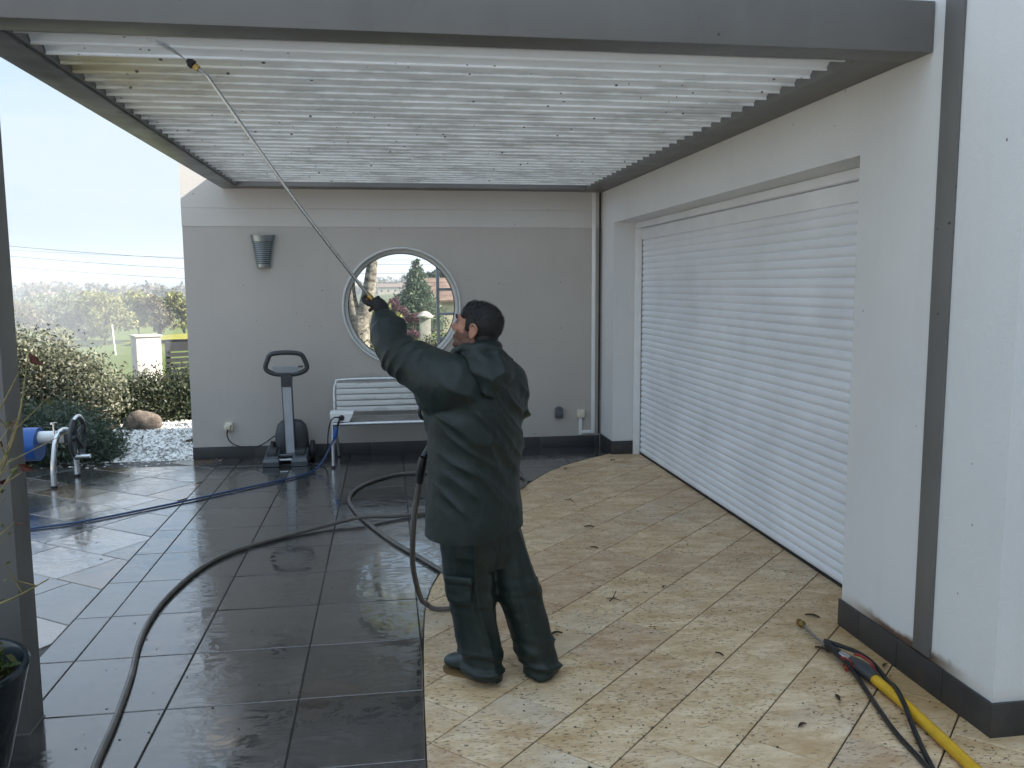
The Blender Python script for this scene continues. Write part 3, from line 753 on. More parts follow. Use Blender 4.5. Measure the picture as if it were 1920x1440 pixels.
# ------------------------------------------------------------------ things fixed to the garden wall
lamp = thing('wall_lamp', 'tapered silver wall lamp with horizontal louvres, high on the grey wall', 'lamp', (-1.198, WY, 1.93))
def lr(z): return .066 + (z - 1.93) / .31 * .053
def half(zs, dr, n=20):
    vs = []
    for z, e in zs:
        for k in range(n + 1):
            a = pi + pi * k / n; r = lr(z) + e + dr; vs.append((-1.198 + r * cos(a), WY + r * .85 * sin(a) - .001, z + .012 * abs(cos(a)) * (z - 1.93) / .31))
    m = len(zs); return MB().add(vs, [(i * (n + 1) + k, i * (n + 1) + k + 1, (i + 1) * (n + 1) + k + 1, (i + 1) * (n + 1) + k) for i in range(m - 1) for k in range(n)])
half([(1.935, 0), (2.235, 0)], -.012).build('inner_body', 'dark_plastic', lamp)
half([(2.18, 0), (2.24, .002), (2.24, -.004), (2.18, -.006)], 0).build('top_band', 'lamp_metal', lamp)
half([(1.928, -.004), (1.93, 0), (1.965, 0), (1.965, -.006)], 0).build('bottom_band', 'lamp_metal', lamp)
for k in range(11):
    z = 1.975 + k * .0186; half([(z, .003), (z + .010, 0), (z + .010, -.008), (z, -.004)], 0).build('louvre', 'lamp_metal', lamp)
for s_ in (-1, 1):
    mb = MB()
    mb.prism([(-1.198 + s_ * (lr(1.93) - .012), WY - .018, 1.93), (-1.198 + s_ * (lr(1.93) + .003), WY - .018, 1.93), (-1.198 + s_ * (lr(2.24) + .003), WY - .018, 2.25), (-1.198 + s_ * (lr(2.24) - .012), WY - .018, 2.25)], (0, .017, 0)).build('side_rim', 'lamp_metal', lamp)

def socket(name, label, x, z, w, h, m, loc_d=.045):
    t = thing(name, label, 'socket', (x, WY, z)); y = WY - .0005
    MB().box(x - w / 2, x + w / 2, y - loc_d, y, z - h / 2, z + h / 2, .006).build('housing', m, t)
    MB().box(x - w * .38, x + w * .38, y - loc_d - .008, y - loc_d + .001, z - h * .38, z + h * .40, .004).build('cover_flap', m, t)
    return t
s1 = socket('wall_socket', 'cream socket with a plug in it, low on the wall left of the wheeled machine', -1.600, .330, .078, .085, 'cream_plastic', .032)
plug = thing('power_cable', 'thin black cable drooping from the cream socket to the wheeled machine', 'cable', (-1.605, WY - .04, .335))
MB().box(-1.640, -1.578, WY - .10, WY - .042, .312, .358, .01).build('plug', 'cream_plastic', plug)
MB().tube(spline([(-1.605, WY - .09, .318), (-1.612, WY - .085, .25), (-1.58, WY - .07, .175), (-1.48, WY - .06, .125), (-1.36, WY - .06, .115), (-1.25, WY - .08, .16), (-1.15, WY - .14, .235), (-1.11, WY - .2, .25)], 6), .006, 8).build('cord', 'black_hose', plug)
s2 = socket('wall_socket', 'small dark grey socket box with an arched flap, right of the man', 1.812, .368, .082, .088, 'grey_plastic')
mb = MB().lathe([(.041, 0), (.041, -.05), (.0, -.05)], (1.812, WY - .0005, .407), 'Y', 16, 0, pi); mb.build('hood', 'grey_plastic', s2)
s3 = socket('wall_socket', 'cream socket box on white cable trunking beside the corner downpipe', 2.048, .365, .088, .092, 'cream_plastic')
tr = thing('cable_trunking', 'white plastic cable trunking running up the wall in the corner', 'trunking', (2.19, WY, .146))
y0 = WY - .022
MB().box(2.168, 2.205, y0, WY - .0005, .146, 2.70, .003).build('riser', 'frame_white', tr)
MB().box(2.066, 2.1675, y0 + .001, WY - .0005, .146, .180, .003).build('crossing', 'frame_white', tr)
MB().box(2.032, 2.0655, y0, WY - .0005, .135, .318, .003).build('drop', 'frame_white', tr)
MB().tube([(2.252, WY - .010, .14), (2.252, WY - .010, 2.70)], .010, 10).build('joint_gasket', 'dark_rubber', gwall)

# ------------------------------------------------------------------ bench
bench = thing('garden_bench', 'metal framed bench with worn white back slats against the grey wall', 'bench', (.1, 8.45, 0))
BX0, BX1 = -.532, .735; R_ = .0155
MB().tube(spline([(BX0, 8.60, .42), (BX0, 8.61, .56), (BX0, 8.625, .70), (BX0 + .02, 8.633, .775), (BX0 + .085, 8.636, .806), (.1, 8.637, .808), (BX1 - .085, 8.636, .806), (BX1 - .02, 8.633, .775), (BX1, 8.625, .70), (BX1, 8.61, .56), (BX1, 8.60, .42)], 6), R_, 12).build('back_frame', 'bench_metal', bench)
MB().tube([(BX0, 8.21, .424), (BX1, 8.21, .424)], R_ * 1.1, 12).build('front_rail', 'bench_metal', bench)
MB().tube([(BX0, 8.61, .424), (BX1, 8.61, .424)], R_, 12).build('rear_rail', 'bench_metal', bench)
for x in (BX0, BX1):
    MB().tube([(x, 8.20, .424), (x, 8.62, .424)], R_, 12).build('side_rail', 'bench_metal', bench)
    MB().tube([(x - .004, 8.205, .006), (x, 8.21, .42)], R_, 12).build('leg', 'bench_metal', bench)
    MB().tube([(x + (.022 if x < 0 else -.022), 8.735, .006), (x, 8.60, .42)], R_, 12).build('leg', 'bench_metal', bench)
    for yy, xx in ((8.205, x - .004), (8.735, x + (.022 if x < 0 else -.022))): MB().lathe([(.0, -.001), (.018, -.001), (.018, .02), (.0, .02)], (xx, yy, .001), 'Z', 12).build('foot', 'dark_rubber', bench)
for k in range(5):
    z = .487 + k * .0595; y = 8.598 + k * .0075
    MB().box(BX0 + .022, BX1 - .022, y - .010, y + .010, z, z + .0475, .004).build('back_slat', 'bench_slat', bench)
for k in range(5):
    y = 8.238 + k * .072
    MB().box(BX0 + .018, BX1 - .018, y, y + .064, .418, .438, .004).build('seat_slat', 'seat_taupe', bench)
xb = thing('extension_block', 'pale grey extension socket lying on the left end of the bench seat', 'extension socket', (-.43, 8.27, .44))
mb = MB(); mb.prism([(-.545, 8.20, .444), (-.375, 8.20, .444), (-.335, 8.20, .522), (-.555, 8.20, .528)], (0, .16, .01)); mb.build('housing', 'frame_white', xb)
MB().lathe([(.028, 8.203), (.028, 8.19), (.018, 8.188), (.018, 8.196), (0, 8.197)], (-.445, 0, .486), 'Y', 20).build('outlet', 'dark_plastic', xb)
bc = thing('blue_cable', 'long dark blue cable crossing the wet dark tiles to the bench', 'cable', (-1.5, 7.2, 0))
MB().tube(spline([(-4.3, 5.75, .011), (-3.3, 6.15, .011), (-2.544, 6.447, .011), (-2.319, 6.535, .011), (-1.977, 6.792, .011), (-1.537, 7.169, .011), (-1.16, 7.521, .011), (-.86, 7.80, .012), (-.73, 7.98, .016), (-.66, 8.08, .05), (-.60, 8.13, .13), (-.545, 8.165, .24), (-.515, 8.175, .30)], 8), .0085, 8).build('cord', 'blue_cable', bc)
MB().tube(spline([(-.517, 8.175, .285), (-.508, 8.175, .32), (-.498, 8.176, .375), (-.490, 8.176, .40)], 4), [.012, .016, .018, .020, .021, .021, .021, .021, .021, .020, .019, .017, .014], 10).build('connector', 'blue_plastic', bc)
MB().tube(spline([(-.49, 8.175, .40), (-.47, 8.165, .455), (-.455, 8.178, .48), (-.445, 8.19, .486)], 5), .010, 8).build('plug_cord', 'black_hose', bc)
kc = MB().tube(spline([(-.448, 8.185, .484), (-.50, 8.15, .50), (-.545, 8.16, .46), (-.575, 8.19, .34), (-.585, 8.22, .2), (-.60, 8.27, .05), (-.66, 8.33, .012), (-.76, 8.38, .012), (-.82, 8.41, .05)], 6), .0065, 8).build('black_cable', 'black_hose')
tag(kc, 'thin black cable hanging from the bench end down to the wheeled machine', 'cable')

# ------------------------------------------------------------------ wheeled machine with a loop handle
mc = thing('wheeled_machine', 'grey upright machine with a loop handle, two small wheels and twin front pads', 'machine', (-.98, 8.5, 0))
for xa, xb_ in ((-1.215, -1.062), (-.945, -.79)):
    mb = MB(); mb.prism([(xa, 8.34, .006), (xb_, 8.34, .006), (xb_ - .004, 8.34, .058), (xa + .012, 8.34, .058)], (0, .0, .0))
    mb = MB(); a, b = xa, xb_
    mb.rings([[(a, 8.32, .004), (b, 8.32, .004), (b, 8.66, .004), (a, 8.66, .004)], [(a, 8.315, .05), (b, 8.315, .05), (b, 8.66, .10), (a, 8.66, .10)], [(a + .012, 8.335, .078), (b - .012, 8.335, .078), (b - .014, 8.66, .145), (a + .014, 8.66, .145)]])
    mb.build('front_pad', 'grey_plastic', mc, smooth=25)
    MB().box(a + .03, b - .03, 8.40, 8.60, .088, .150, .012).build('pad_cover', 'dark_plastic', mc)
MB().tube([(-1.08, 8.40, .055), (-.93, 8.40, .055)], .013, 10).build('axle', 'chrome', mc)
MB().tube([(-1.09, 8.47, .085), (-.92, 8.47, .085)], .016, 10).build('axle', 'grey_plastic', mc)
mb = MB(); rr = []
for z, w, d in ((.03, .155, .075), (.16, .165, .09), (.28, .16, .09), (.36, .14, .075), (.405, .095, .045), (.415, .05, .02)):
    rr.append([(-.965 + w * (abs(cos(t)) ** .6) * (1 if cos(t) > 0 else -1), 8.665 + d * (abs(sin(t)) ** .6) * (1 if sin(t) > 0 else -1), z) for t in [2 * pi * k / 28 for k in range(28)]])
mb.rings(rr).build('motor_housing', 'dark_plastic', mc, smooth=50)
for x, s_ in ((-1.155, -1), (-.765, 1)):
    w = MB().lathe([(.0, x - .022), (.085, x - .022), (.098, x - .014), (.098, x + .014), (.085, x + .022), (.0, x + .022)], (0, 8.66, .099), 'X', 28).build('wheel', 'dark_rubber', mc)
    MB().lathe([(.0, x - .025), (.05, x - .025), (.05, x + .025), (.0, x + .025)], (0, 8.66, .099), 'X', 20).build('hub', 'grey_plastic', w)
def slant(x0, x1, y0, y1, z0, X0, X1, Y0, Y1, z1): return MB().rings([[(x0, y0, z0), (x1, y0, z0), (x1, y1, z0), (x0, y1, z0)], [(X0, Y0, z1), (X1, Y0, z1), (X1, Y1, z1), (X0, Y1, z1)]])
slant(-1.006, -.926, 8.49, 8.56, .10, -1.020, -.935, 8.46, 8.53, .765).build('column', 'machine_silver', mc, smooth=0)
slant(-1.012, -1.0065, 8.485, 8.565, .10, -1.026, -1.0205, 8.455, 8.535, .765).build('edge_trim', 'dark_plastic', mc, smooth=0)
slant(-.9255, -.918, 8.485, 8.565, .10, -.9345, -.928, 8.455, 8.535, .765).build('edge_trim', 'dark_plastic', mc, smooth=0)
slant(-1.026, -.928, 8.45, 8.54, .766, -1.028, -.926, 8.445, 8.545, .895).build('handle_socket', 'dark_plastic', mc, smooth=0)
hp = [(-1.00, .885), (-1.09, .895), (-1.155, .925), (-1.172, .965), (-1.150, 1.03), (-1.122, 1.082), (-1.06, 1.098), (-.975, 1.102), (-.89, 1.098), (-.828, 1.080), (-.798, 1.03), (-.778, .965), (-.795, .925), (-.86, .895), (-.95, .885)]
MB().tube(spline([(x, 8.485 - (z - .88) * .12, z) for x, z in hp], 5, True), .0235, 12, closed=True).build('handle_loop', 'dark_plastic', mc, smooth=60)
mb = MB(); mb.prism([(-1.085, 8.47, .905), (-.865, 8.47, .905), (-.845, 8.455, .965), (-1.105, 8.455, .965)], (0, .025, .006)); mb.build('console', 'machine_silver', mc, smooth=0)
MB().box(-.86, -.815, 8.450, 8.475, .955, .972, .004).build('trigger', 'dark_plastic', mc)

# ------------------------------------------------------------------ pool cover reel at the left
reel = thing('pool_cover_reel', 'pool cover reel with a black handwheel, curved metal legs and blue roll', 'reel', (-2.88, 8.0, 0))
MB().tube([(-2.84, 8.0, .415), (-6.2, 8.0, .415)], .055, 18).build('roller_tube', 'frame_white', reel)
MB().tube([(-3.085, 8.0, .355), (-6.0, 8.0, .355)], .150, 28).build('cover_roll', 'blue_plastic', reel)
MB().tube(spline([(-2.905, 7.775, .004), (-2.905, 7.775, .13), (-2.900, 7.79, .26), (-2.895, 7.83, .385), (-2.89, 7.90, .455), (-2.885, 8.0, .475), (-2.88, 8.10, .455), (-2.876, 8.18, .385), (-2.872, 8.22, .26), (-2.87, 8.235, .13), (-2.87, 8.235, .004)], 5), .0245, 14).build('leg_frame', 'chrome', reel)
for x, y in ((-2.905, 7.775), (-2.87, 8.235)): MB().lathe([(0, -.001), (.028, -.001), (.028, .022), (0, .022)], (x, y, 0), 'Z', 14).build('foot', 'dark_rubber', reel)
MB().tube([(-2.93, 7.92, .44), (-2.93, 7.92, .545)], .009, 8).lathe([(0, 0), (.030, 0), (.030, .012), (0, .012)], (-2.93, 7.92, .545), 'Z', 16).build('lock_knob', 'chrome', reel)
mb = MB().lathe([(.0, -2.86), (.065, -2.86), (.075, -2.83), (.06, -2.80), (0, -2.80)], (0, 8.0, .415), 'X', 20); mb.build('bearing', 'dark_plastic', reel)
whx = -2.765
hw = MB().tube([(whx, 8.0 + .185 * cos(a), .405 + .185 * sin(a)) for a in [2 * pi * k / 40 for k in range(40)]], .019, 10, closed=True).build('handwheel', 'dark_plastic', reel)
for k in range(5):
    a = 2 * pi * k / 5 + .5; MB().tube([(whx - .02, 8.0 + .02 * cos(a), .405 + .02 * sin(a)), (whx, 8.0 + .18 * cos(a), .405 + .18 * sin(a))], [.022, .013], 8).build('spoke', 'dark_plastic', hw)
MB().tube([(whx + .012, 8.0 + .197 * cos(a), .405 + .197 * sin(a)) for a in [.1 + 2.0 * k / 16 for k in range(17)]], .013, 8).build('rim_trim', 'chrome', hw)
MB().lathe([(.0, whx - .05), (.034, whx - .05), (.036, whx + .02), (0, whx + .024)], (0, 8.0, .405), 'X', 18).build('hub', 'dark_plastic', hw)
MB().tube([(whx - .01, 8.0 - .11, .405 - .15), (whx + .135, 8.0 - .11, .405 - .15)], .019, 12).build('crank_grip', 'chrome', hw)

# ------------------------------------------------------------------ hoses and the lance left on the floor
hose = thing('pressure_hose', 'long grey pressure hose looping over the patio up to the man', 'hose', (-.4, 5.5, 0))
HR = .0135; z = HR + .0015
floor_pts = [(-.95, 1.9, z), (-1.03, 2.6, z), (-1.087, 3.111, z), (-1.115, 3.422, z), (-1.167, 3.828, z), (-1.242, 4.275, z), (-1.26, 4.704, z), (-1.212, 5.122, z), (-1.123, 5.453, z), (-.966, 5.704, z), (-.713, 5.931, z), (-.432, 6.122, z + .012), (-.206, 6.225, z + .027), (.03, 6.288, z + .006), (.233, 6.359, z), (.55, 6.50, z), (.88, 6.74, z), (1.104, 7.037, z), (1.174, 7.183, z), (1.202, 7.385, z), (1.13, 7.56, z), (.90, 7.68, z), (.58, 7.76, z), (.292, 7.782, z), (.045, 7.735, z), (-.191, 7.456, z), (-.31, 7.144, z), (-.329, 6.843, z), (-.275, 6.537, z), (-.178, 6.20, z), (-.012, 5.727, z), (.157, 5.35, z), (.292, 5.048, z), (.42, 4.78, z), (.47, 4.58, z), (.42, 4.44, z), (.296, 4.405, z), (.222, 4.40, z + .006), (.180, 4.40, .05), (.150, 4.30, .115), (.12, 4.12, .265), (.10, 3.97, .42), (.10, 3.86, .58), (.11, 3.79, .73), (.13, 3.75, .86), (.14, 3.72, .94)]
MB().tube(spline(floor_pts, 7), HR, 10).build('hose_line', 'hose_rubber', hose)
MB().tube([(.131, 3.748, .87), (.135, 3.735, .91), (.142, 3.72, .955), (.15, 3.715, .99)], [.017, .021, .021, .018], 12).build('coupling', 'black_hose', hose)

fl = thing('floor_lance', 'yellow telescopic spray lance with a steel tip and black hoses, lying on the beige tiles', 'lance', (2.06, 3.2, 0))
MB().tube(spline([(2.053, 3.885, .03), (2.050, 3.80, .026), (2.047, 3.70, .024), (2.049, 3.55, .03)], 5), .0075, 10).build('steel_tube', 'steel', fl)
MB().tube([(2.0545, 3.915, .031), (2.054, 3.900, .0305), (2.053, 3.898, .030), (2.0525, 3.868, .0295), (2.052, 3.866, .029), (2.0515, 3.852, .0285)], [.012, .016, .019, .019, .014, .011], 12).build('nozzle', 'brass', fl)
MB().tube([(2.049, 3.62, .03), (2.052, 3.54, .034), (2.056, 3.50, .034)], [.015, .020, .018], 12).build('sleeve', 'black_hose', fl)
MB().tube([(2.056, 3.50, .034), (2.062, 3.455, .034), (2.066, 3.425, .034)], [.020, .022, .022], 14).build('collar', 'chrome', fl)
MB().tube(spline([(2.066, 3.43, .034), (2.070, 3.38, .036), (2.073, 3.33, .038), (2.074, 3.29, .036), (2.075, 3.255, .032)], 3), [.024, .026, .028, .030, .031, .031, .032, .031, .030, .029, .028, .027, .025], 14).build('grip', 'dark_plastic', fl)
MB().tube([(2.075, 3.26, .030), (2.073, 3.02, .028), (2.041, 2.60, .025), (1.99, 1.95, .024)], [.0225, .0225, .0225, .0225], 16).build('pole', 'yellow_paint', fl)
MB().tube(spline([(2.047, 3.635, .045), (2.075, 3.55, .055), (2.115, 3.47, .055), (2.138, 3.40, .045), (2.140, 3.32, .03), (2.118, 3.23, .03), (2.085, 3.12, .055), (2.045, 3.0, .05), (1.985, 2.83, .02), (1.925, 2.66, .011), (1.86, 2.45, .011), (1.80, 2.1, .011)], 6), .0105, 9).build('hose', 'black_hose', fl)
MB().tube(spline([(2.047, 3.60, .05), (2.03, 3.50, .04), (2.035, 3.40, .03), (2.03, 3.32, .015), (1.998, 3.18, .011), (1.958, 3.02, .011), (1.920, 2.84, .011), (1.898, 2.64, .011), (1.85, 2.40, .011), (1.815, 2.1, .011)], 6), .0105, 9).build('hose', 'black_hose', fl)
for a in range(5):
    q = [(2.035 + rnd.uniform(-.03, .03), 3.40 + rnd.uniform(-.05, .04), .01 + .05 * rnd.random()) for _ in range(4)]
    MB().tube(spline(q, 5), .0035, 6).build('red_cord', 'red_plastic', fl)
MB().tube(spline([(2.09, 3.45, .056), (2.105, 3.42, .06), (2.118, 3.38, .055), (2.105, 3.33, .06), (2.095, 3.29, .05)], 4), .006, 7).build('red_cord', 'red_plastic', fl)

hz = MB().box(-3100, 3100, -70, 3200, -14, 60).build('haze', None, smooth=0); tag(hz, kind='stuff')
hm = bpy.data.materials.new('haze'); hm.use_nodes = True; ht = hm.node_tree; ht.nodes.clear()
ho = ht.nodes.new('ShaderNodeOutputMaterial'); hv = ht.nodes.new('ShaderNodeVolumePrincipled')
hv.inputs['Color'].default_value = (.86, .92, 1, 1); hv.inputs['Density'].default_value = .0007; hv.inputs['Anisotropy'].default_value = .2
ht.links.new(hv.outputs['Volume'], ho.inputs['Volume']); hz.data.materials.append(hm)

ms = MB().ball((-5.6, 13.2, 1.1), (2.5, 1.2, 1.25), 20, 12).build('spray_mist', None, smooth=60); tag(ms, kind='stuff')      # washing mist drifting over the shrubs
mm = bpy.data.materials.new('spray_mist'); mm.use_nodes = True; mt_ = mm.node_tree; mt_.nodes.clear()
mo = mt_.nodes.new('ShaderNodeOutputMaterial'); mv = mt_.nodes.new('ShaderNodeVolumePrincipled')
mv.inputs['Color'].default_value = (.93, .95, .97, 1); mv.inputs['Density'].default_value = .16
mt_.links.new(mv.outputs['Volume'], mo.inputs['Volume']); ms.data.materials.append(mm)

# ------------------------------------------------------------------ plants near the patio
def stems(base, n, h, spread, r, seed, parent, m='bark_dry', name='stem'):
    g = random.Random(seed); mb = MB()
    for _ in range(n):
        a = g.random() * 2 * pi; q = spread * g.random(); b = Vector(base) + Vector((cos(a) * .1 * q, sin(a) * .1 * q, 0))
        t = Vector(base) + Vector((cos(a) * q, sin(a) * q, h * g.uniform(.7, 1)))
        mid = (b + t) / 2 + Vector((g.uniform(-.1, .1) * h, g.uniform(-.1, .1) * h, .1 * h))
        mb.tube(spline([b, mid, t], 4), [r * (1 - .08 * k) for k in range(9)], 5)
    return mb.build(name, m, parent)
def bush(name, label, base, ells, n, size, m, seed, cat='shrub', group=None, h=.6, sp=.5, **k):
    t = thing(name, label, cat, base, group)
    stems(base, 9, h, sp, .014, seed, t)
    leaf_cloud('foliage', ells, n, size, m, t, seed, **k)
    return t
bush('dark_shrub', 'low dark grey-green shrub spilling over the patio edge behind the cover reel', (-3.45, 9.15, -.03),
     [(-3.25, 9.15, .13, .52, .45, .26), (-3.75, 9.25, .20, .55, .5, .30), (-4.4, 9.3, .24, .7, .5, .34), (-3.0, 9.15, .08, .26, .32, .15), (-3.55, 9.75, .18, .45, .4, .28), (-5.2, 9.4, .25, .8, .5, .36)], 40000, .019, 'leaf_dark', 11, clump=20, spread=.30, aspect=3.2, shell=.6, h=.5, sp=.6)
bush('hedge_shrub', 'dense green hedge shrub in front of the white gate pillar', (-3.0, 12.0, -.06),
     [(-2.7, 12.0, .20, .62, .45, .46), (-3.25, 11.95, .18, .55, .45, .40), (-2.1, 12.1, .22, .6, .45, .44), (-3.7, 12.0, .10, .42, .40, .34), (-2.95, 11.9, .05, .9, .4, .28)], 42000, .025, 'leaf_hedge', 12, clump=22, spread=.28, shell=.55, h=.7, sp=.7)
bush('flowering_shrub', 'tall pale variegated shrub with whitish blossom at the left edge of the garden', (-4.3, 11.2, -.04),
     [(-4.25, 11.2, .65, .62, .5, .52), (-3.75, 11.2, .45, .48, .45, .46), (-4.9, 11.3, .75, .7, .5, .6), (-5.7, 11.4, .7, .7, .5, .6)], 28000, .029, 'leaf_pale', 13, clump=18, spread=.30, shell=.5, h=.9, sp=.7)
bush('porthole_hedge', 'leafy hedge seen low through the round window', (.2, 11.2, -.03),
     [(-.55, 11.3, .56, .42, .35, .52), (.10, 11.2, .50, .45, .35, .46), (.70, 11.25, .62, .42, .35, .52), (1.3, 11.3, .55, .45, .35, .5), (-1.2, 11.3, .45, .5, .35, .5)], 22000, .027, 'leaf_hedge', 14, clump=20, spread=.30, shell=.5, h=.8, sp=.6)
bush('pale_bush', 'pale yellow-green bush in front of the stone gate post, seen through the porthole', (.95, 13.2, -.10),
     [(.95, 13.2, .45, .5, .4, .45), (1.5, 13.3, .5, .5, .4, .5)], 5000, .05, 'leaf_pale', 15, clump=18, spread=.3, shell=.5, h=.6, sp=.4)
def pebbles(x0, x1, y0, y1, n, seed):
    g = np.random.default_rng(seed); V = []; F = []
    for i in range(n):
        x = g.uniform(x0, x1); y = g.uniform(y0, y1)
        if noise.noise(Vector((x * 1.6, y * 1.6, 7))) > .34: continue
        s = g.uniform(.011, .027); a = g.uniform(0, 6.28); c, q = cos(a) * s, sin(a) * s; h = s * g.uniform(.4, .75); k = len(V); z = -.03
        for (u, w, e) in ((1.3, 0, 0), (.3, .9, .1), (-1, .6, 0), (-1.1, -.5, .1), (.4, -.9, 0), (.5, .35, 1), (-.5, .1, .95), (.1, -.45, .9)):
            V.append((x + u * c - w * q, y + u * q + w * c, z + e * h * 1.6))
        F += [(k, k + 1, k + 5), (k + 1, k + 2, k + 6, k + 5), (k + 2, k + 3, k + 6), (k + 3, k + 4, k + 7, k + 6), (k + 4, k, k + 5, k + 7), (k + 5, k + 6, k + 7)]
    return MB().add(V, F)
tag(pebbles(-3.4, -1.6, 8.60, 11.6, 9500, 4).build('gravel', 'pebble', smooth=0), kind='stuff')
rk = MB().ball((-3.04, 11.05, .03), (.225, .16, .165), 28, 16)
rk.v = [tuple(Vector(v) + (Vector(v) - Vector((-3.04, 11.05, .03))) * (.22 * noise.noise(Vector(v) * 6) + .10 * noise.noise(Vector(v) * 16))) for v in rk.v]
tag(rk.build('boulder', 'rock', smooth=60), 'rounded brown boulder on the white gravel in front of the hedge', 'boulder')

pil = thing('gate_pillar', 'white rendered gate pillar rising behind the green hedge', 'pillar', (-3.66, 13.7, -.2))
MB().box(-3.84, -3.48, 13.52, 13.88, -.3, .985, .006, radians(28)).build('shaft', 'pillar_white', pil)
MB().box(-3.86, -3.46, 13.50, 13.90, .9855, 1.012, .006, radians(28)).build('cap', 'pillar_white', pil)
gate = thing('slatted_gate', 'dark grey slatted gate beside the white pillar', 'gate', (-2.7, 14.0, -.2))
ga, gb = Vector((-3.40, 13.78, 0)), Vector((-1.95, 14.55, 0)); gd = (gb - ga).normalized(); gn = Vector((-gd.y, gd.x, 0))
for z0, z1 in ((.74, .88), (.655, .715), (.57, .63), (.485, .545), (.40, .46), (.315, .375), (.23, .29), (.145, .205), (.06, .12)):
    p = [ga + Vector((0, 0, z0)), gb + Vector((0, 0, z0)), gb + Vector((0, 0, z1)), ga + Vector((0, 0, z1))]; MB().prism(p, gn * .03).build('slat', 'slat_grey', gate, smooth=0)
for q in (ga + gd * .05, gb - gd * .05):
    p = [q - gd * .03, q + gd * .03, q + gd * .03 + gn * .06, q - gd * .03 + gn * .06]; MB().prism([v + gn * .031 + Vector((0, 0, -.2)) for v in p], (0, 0, 1.1)).build('post', 'slat_grey', gate, smooth=0)

# ------------------------------------------------------------------ what shows through the porthole
bt = thing('birch_tree', 'pale barked leaning tree trunk at the left of the porthole view', 'tree', (-.50, 14.2, -.15))
MB().tube(spline([(-.46, 14.2, -.2), (-.44, 14.2, .4), (-.43, 14.2, .95), (-.42, 14.2, 1.25)], 5), [.21 - .005 * k for k in range(16)], 14).build('trunk', 'birch', bt)
MB().tube(spline([(-.40, 14.2, 1.15), (-.30, 14.2, 1.5), (-.24, 14.2, 1.85), (-.20, 14.2, 2.3), (-.25, 14.2, 3.2), (-.1, 14.1, 4.2)], 5), [.135 - .0035 * k for k in range(26)], 12).build('limb', 'birch', bt)
MB().tube(spline([(-.47, 14.2, 1.1), (-.58, 14.25, 1.6), (-.60, 14.3, 2.3), (-.8, 14.4, 3.4)], 5), [.12 - .004 * k for k in range(16)], 12).build('limb', 'birch', bt)
mb = MB(); gq = random.Random(3)
for k in range(16):
    b = Vector((gq.uniform(-.5, -.2), 14.2, gq.uniform(2.4, 3.8))); d = Vector((gq.uniform(-1, 1), gq.uniform(-.6, .6), gq.uniform(.2, 1))); mb.tube([b, b + d * .5, b + d * 1.0 + Vector((0, 0, .2))], [.03, .018, .006], 6)
mb.build('branch', 'birch', bt)
leaf_cloud('crown', [(-.3, 14.2, 4.2, 1.3, 1.2, .9)], 2500, .06, 'leaf_spring', bt, 5, shell=.3)

lad = thing('ladder', 'grey metal ladder standing behind the wall at the right of the porthole view', 'ladder', (.8, 9.9, 0))
for dx in (0, .36):
    MB().prism([(.565 + dx, 9.55, -.03), (.600 + dx, 9.55, -.03), (.648 + dx, 10.45, 2.75), (.613 + dx, 10.45, 2.75)], (0, .07, 0)).build('rail', 'ladder_alu', lad, smooth=0)
for k in range(9):
    z = .27 + k * .285; f = (z + .03) / 2.78; xx = .565 + .048 * f; yy = 9.55 + .9 * f
    MB().box(xx + .034, xx + .361, yy + .012, yy + .052, z - .016, z + .016, .004).build('rung', 'ladder_alu', lad)
gp = thing('stone_gate_post', 'weathered stone gate post with a domed cap, seen through the porthole', 'gate post', (1.125, 25, -.4))
MB().box(.965, 1.285, 24.84, 25.16, -.6, .80, .015).build('shaft', 'stone_post', gp)
MB().lathe([(.24, .80), (.24, .85), (.20, .88), (.13, .95), (.05, .985), (0, .99)], (1.125, 25, 0), 'Z', 16).build('cap', 'stone_post', gp)
fn = thing('picket_fence', 'low pale picket fence in the garden seen through the porthole', 'fence', (-.2, 27, -.45))
for k in range(15):
    x = -1.25 + k * .075; MB().box(x, x + .04, 27, 27.03, -.6, .74 + .03 * sin(k * 5), .004).build('picket', 'stone_post', fn, smooth=0)
for z in (-.1, .5): MB().box(-1.28, -.14, 27.032, 27.06, z, z + .06).build('rail', 'stone_post', fn, smooth=0)

def garden_house(loc, w, d, h, rh, label, name='tiled_house', wall='house_cream', rz=0.0, ov=.4, group=None, wins=True, z0=-2.5):
    x, y, z = loc; t = thing(name, label, 'house', loc, group)
    MB().box(x - w / 2, x + w / 2, y - d / 2, y + d / 2, z + z0, z + h).build('wall', wall, t, smooth=0)
    a, b = w / 2 + ov, d / 2 + ov
    pr = [(x - a, y - b, z + h), (x - a, y, z + h + rh), (x - a, y + b, z + h), (x - a, y + b, z + h - .12), (x - a, y, z + h + rh - .14), (x - a, y - b, z + h - .12)]
    rf = MB().prism(pr, (2 * a, 0, 0)).build('roof', 'roof_tile', t, smooth=0)
    MB().box(x + w * .22, x + w * .22 + .6, y - .3, y + .3, z + h + rh * .6, z + h + rh + .7).build('chimney', wall, rf, smooth=0)
    if wins:
        n = max(2, int(w / 3.2))
        for k in range(n):
            wx = x - w / 2 + (k + .5) * w / n
            f = MB().box(wx - .55, wx + .55, y - d / 2 - .03, y - d / 2 - .002, z + .9, z + 2.1).build('window', 'house_white', t, smooth=0)
            MB().box(wx - .47, wx + .47, y - d / 2 - .045, y - d / 2 - .031, z + .98, z + 2.02).build('pane', 'dark_glass', f, smooth=0)
    return t
hx = garden_house((6.6, 62, -1.75), 8.6, 7, 2.45, 1.55, 'cream bungalow with a brown tiled roof seen through the porthole', z0=-1.5)
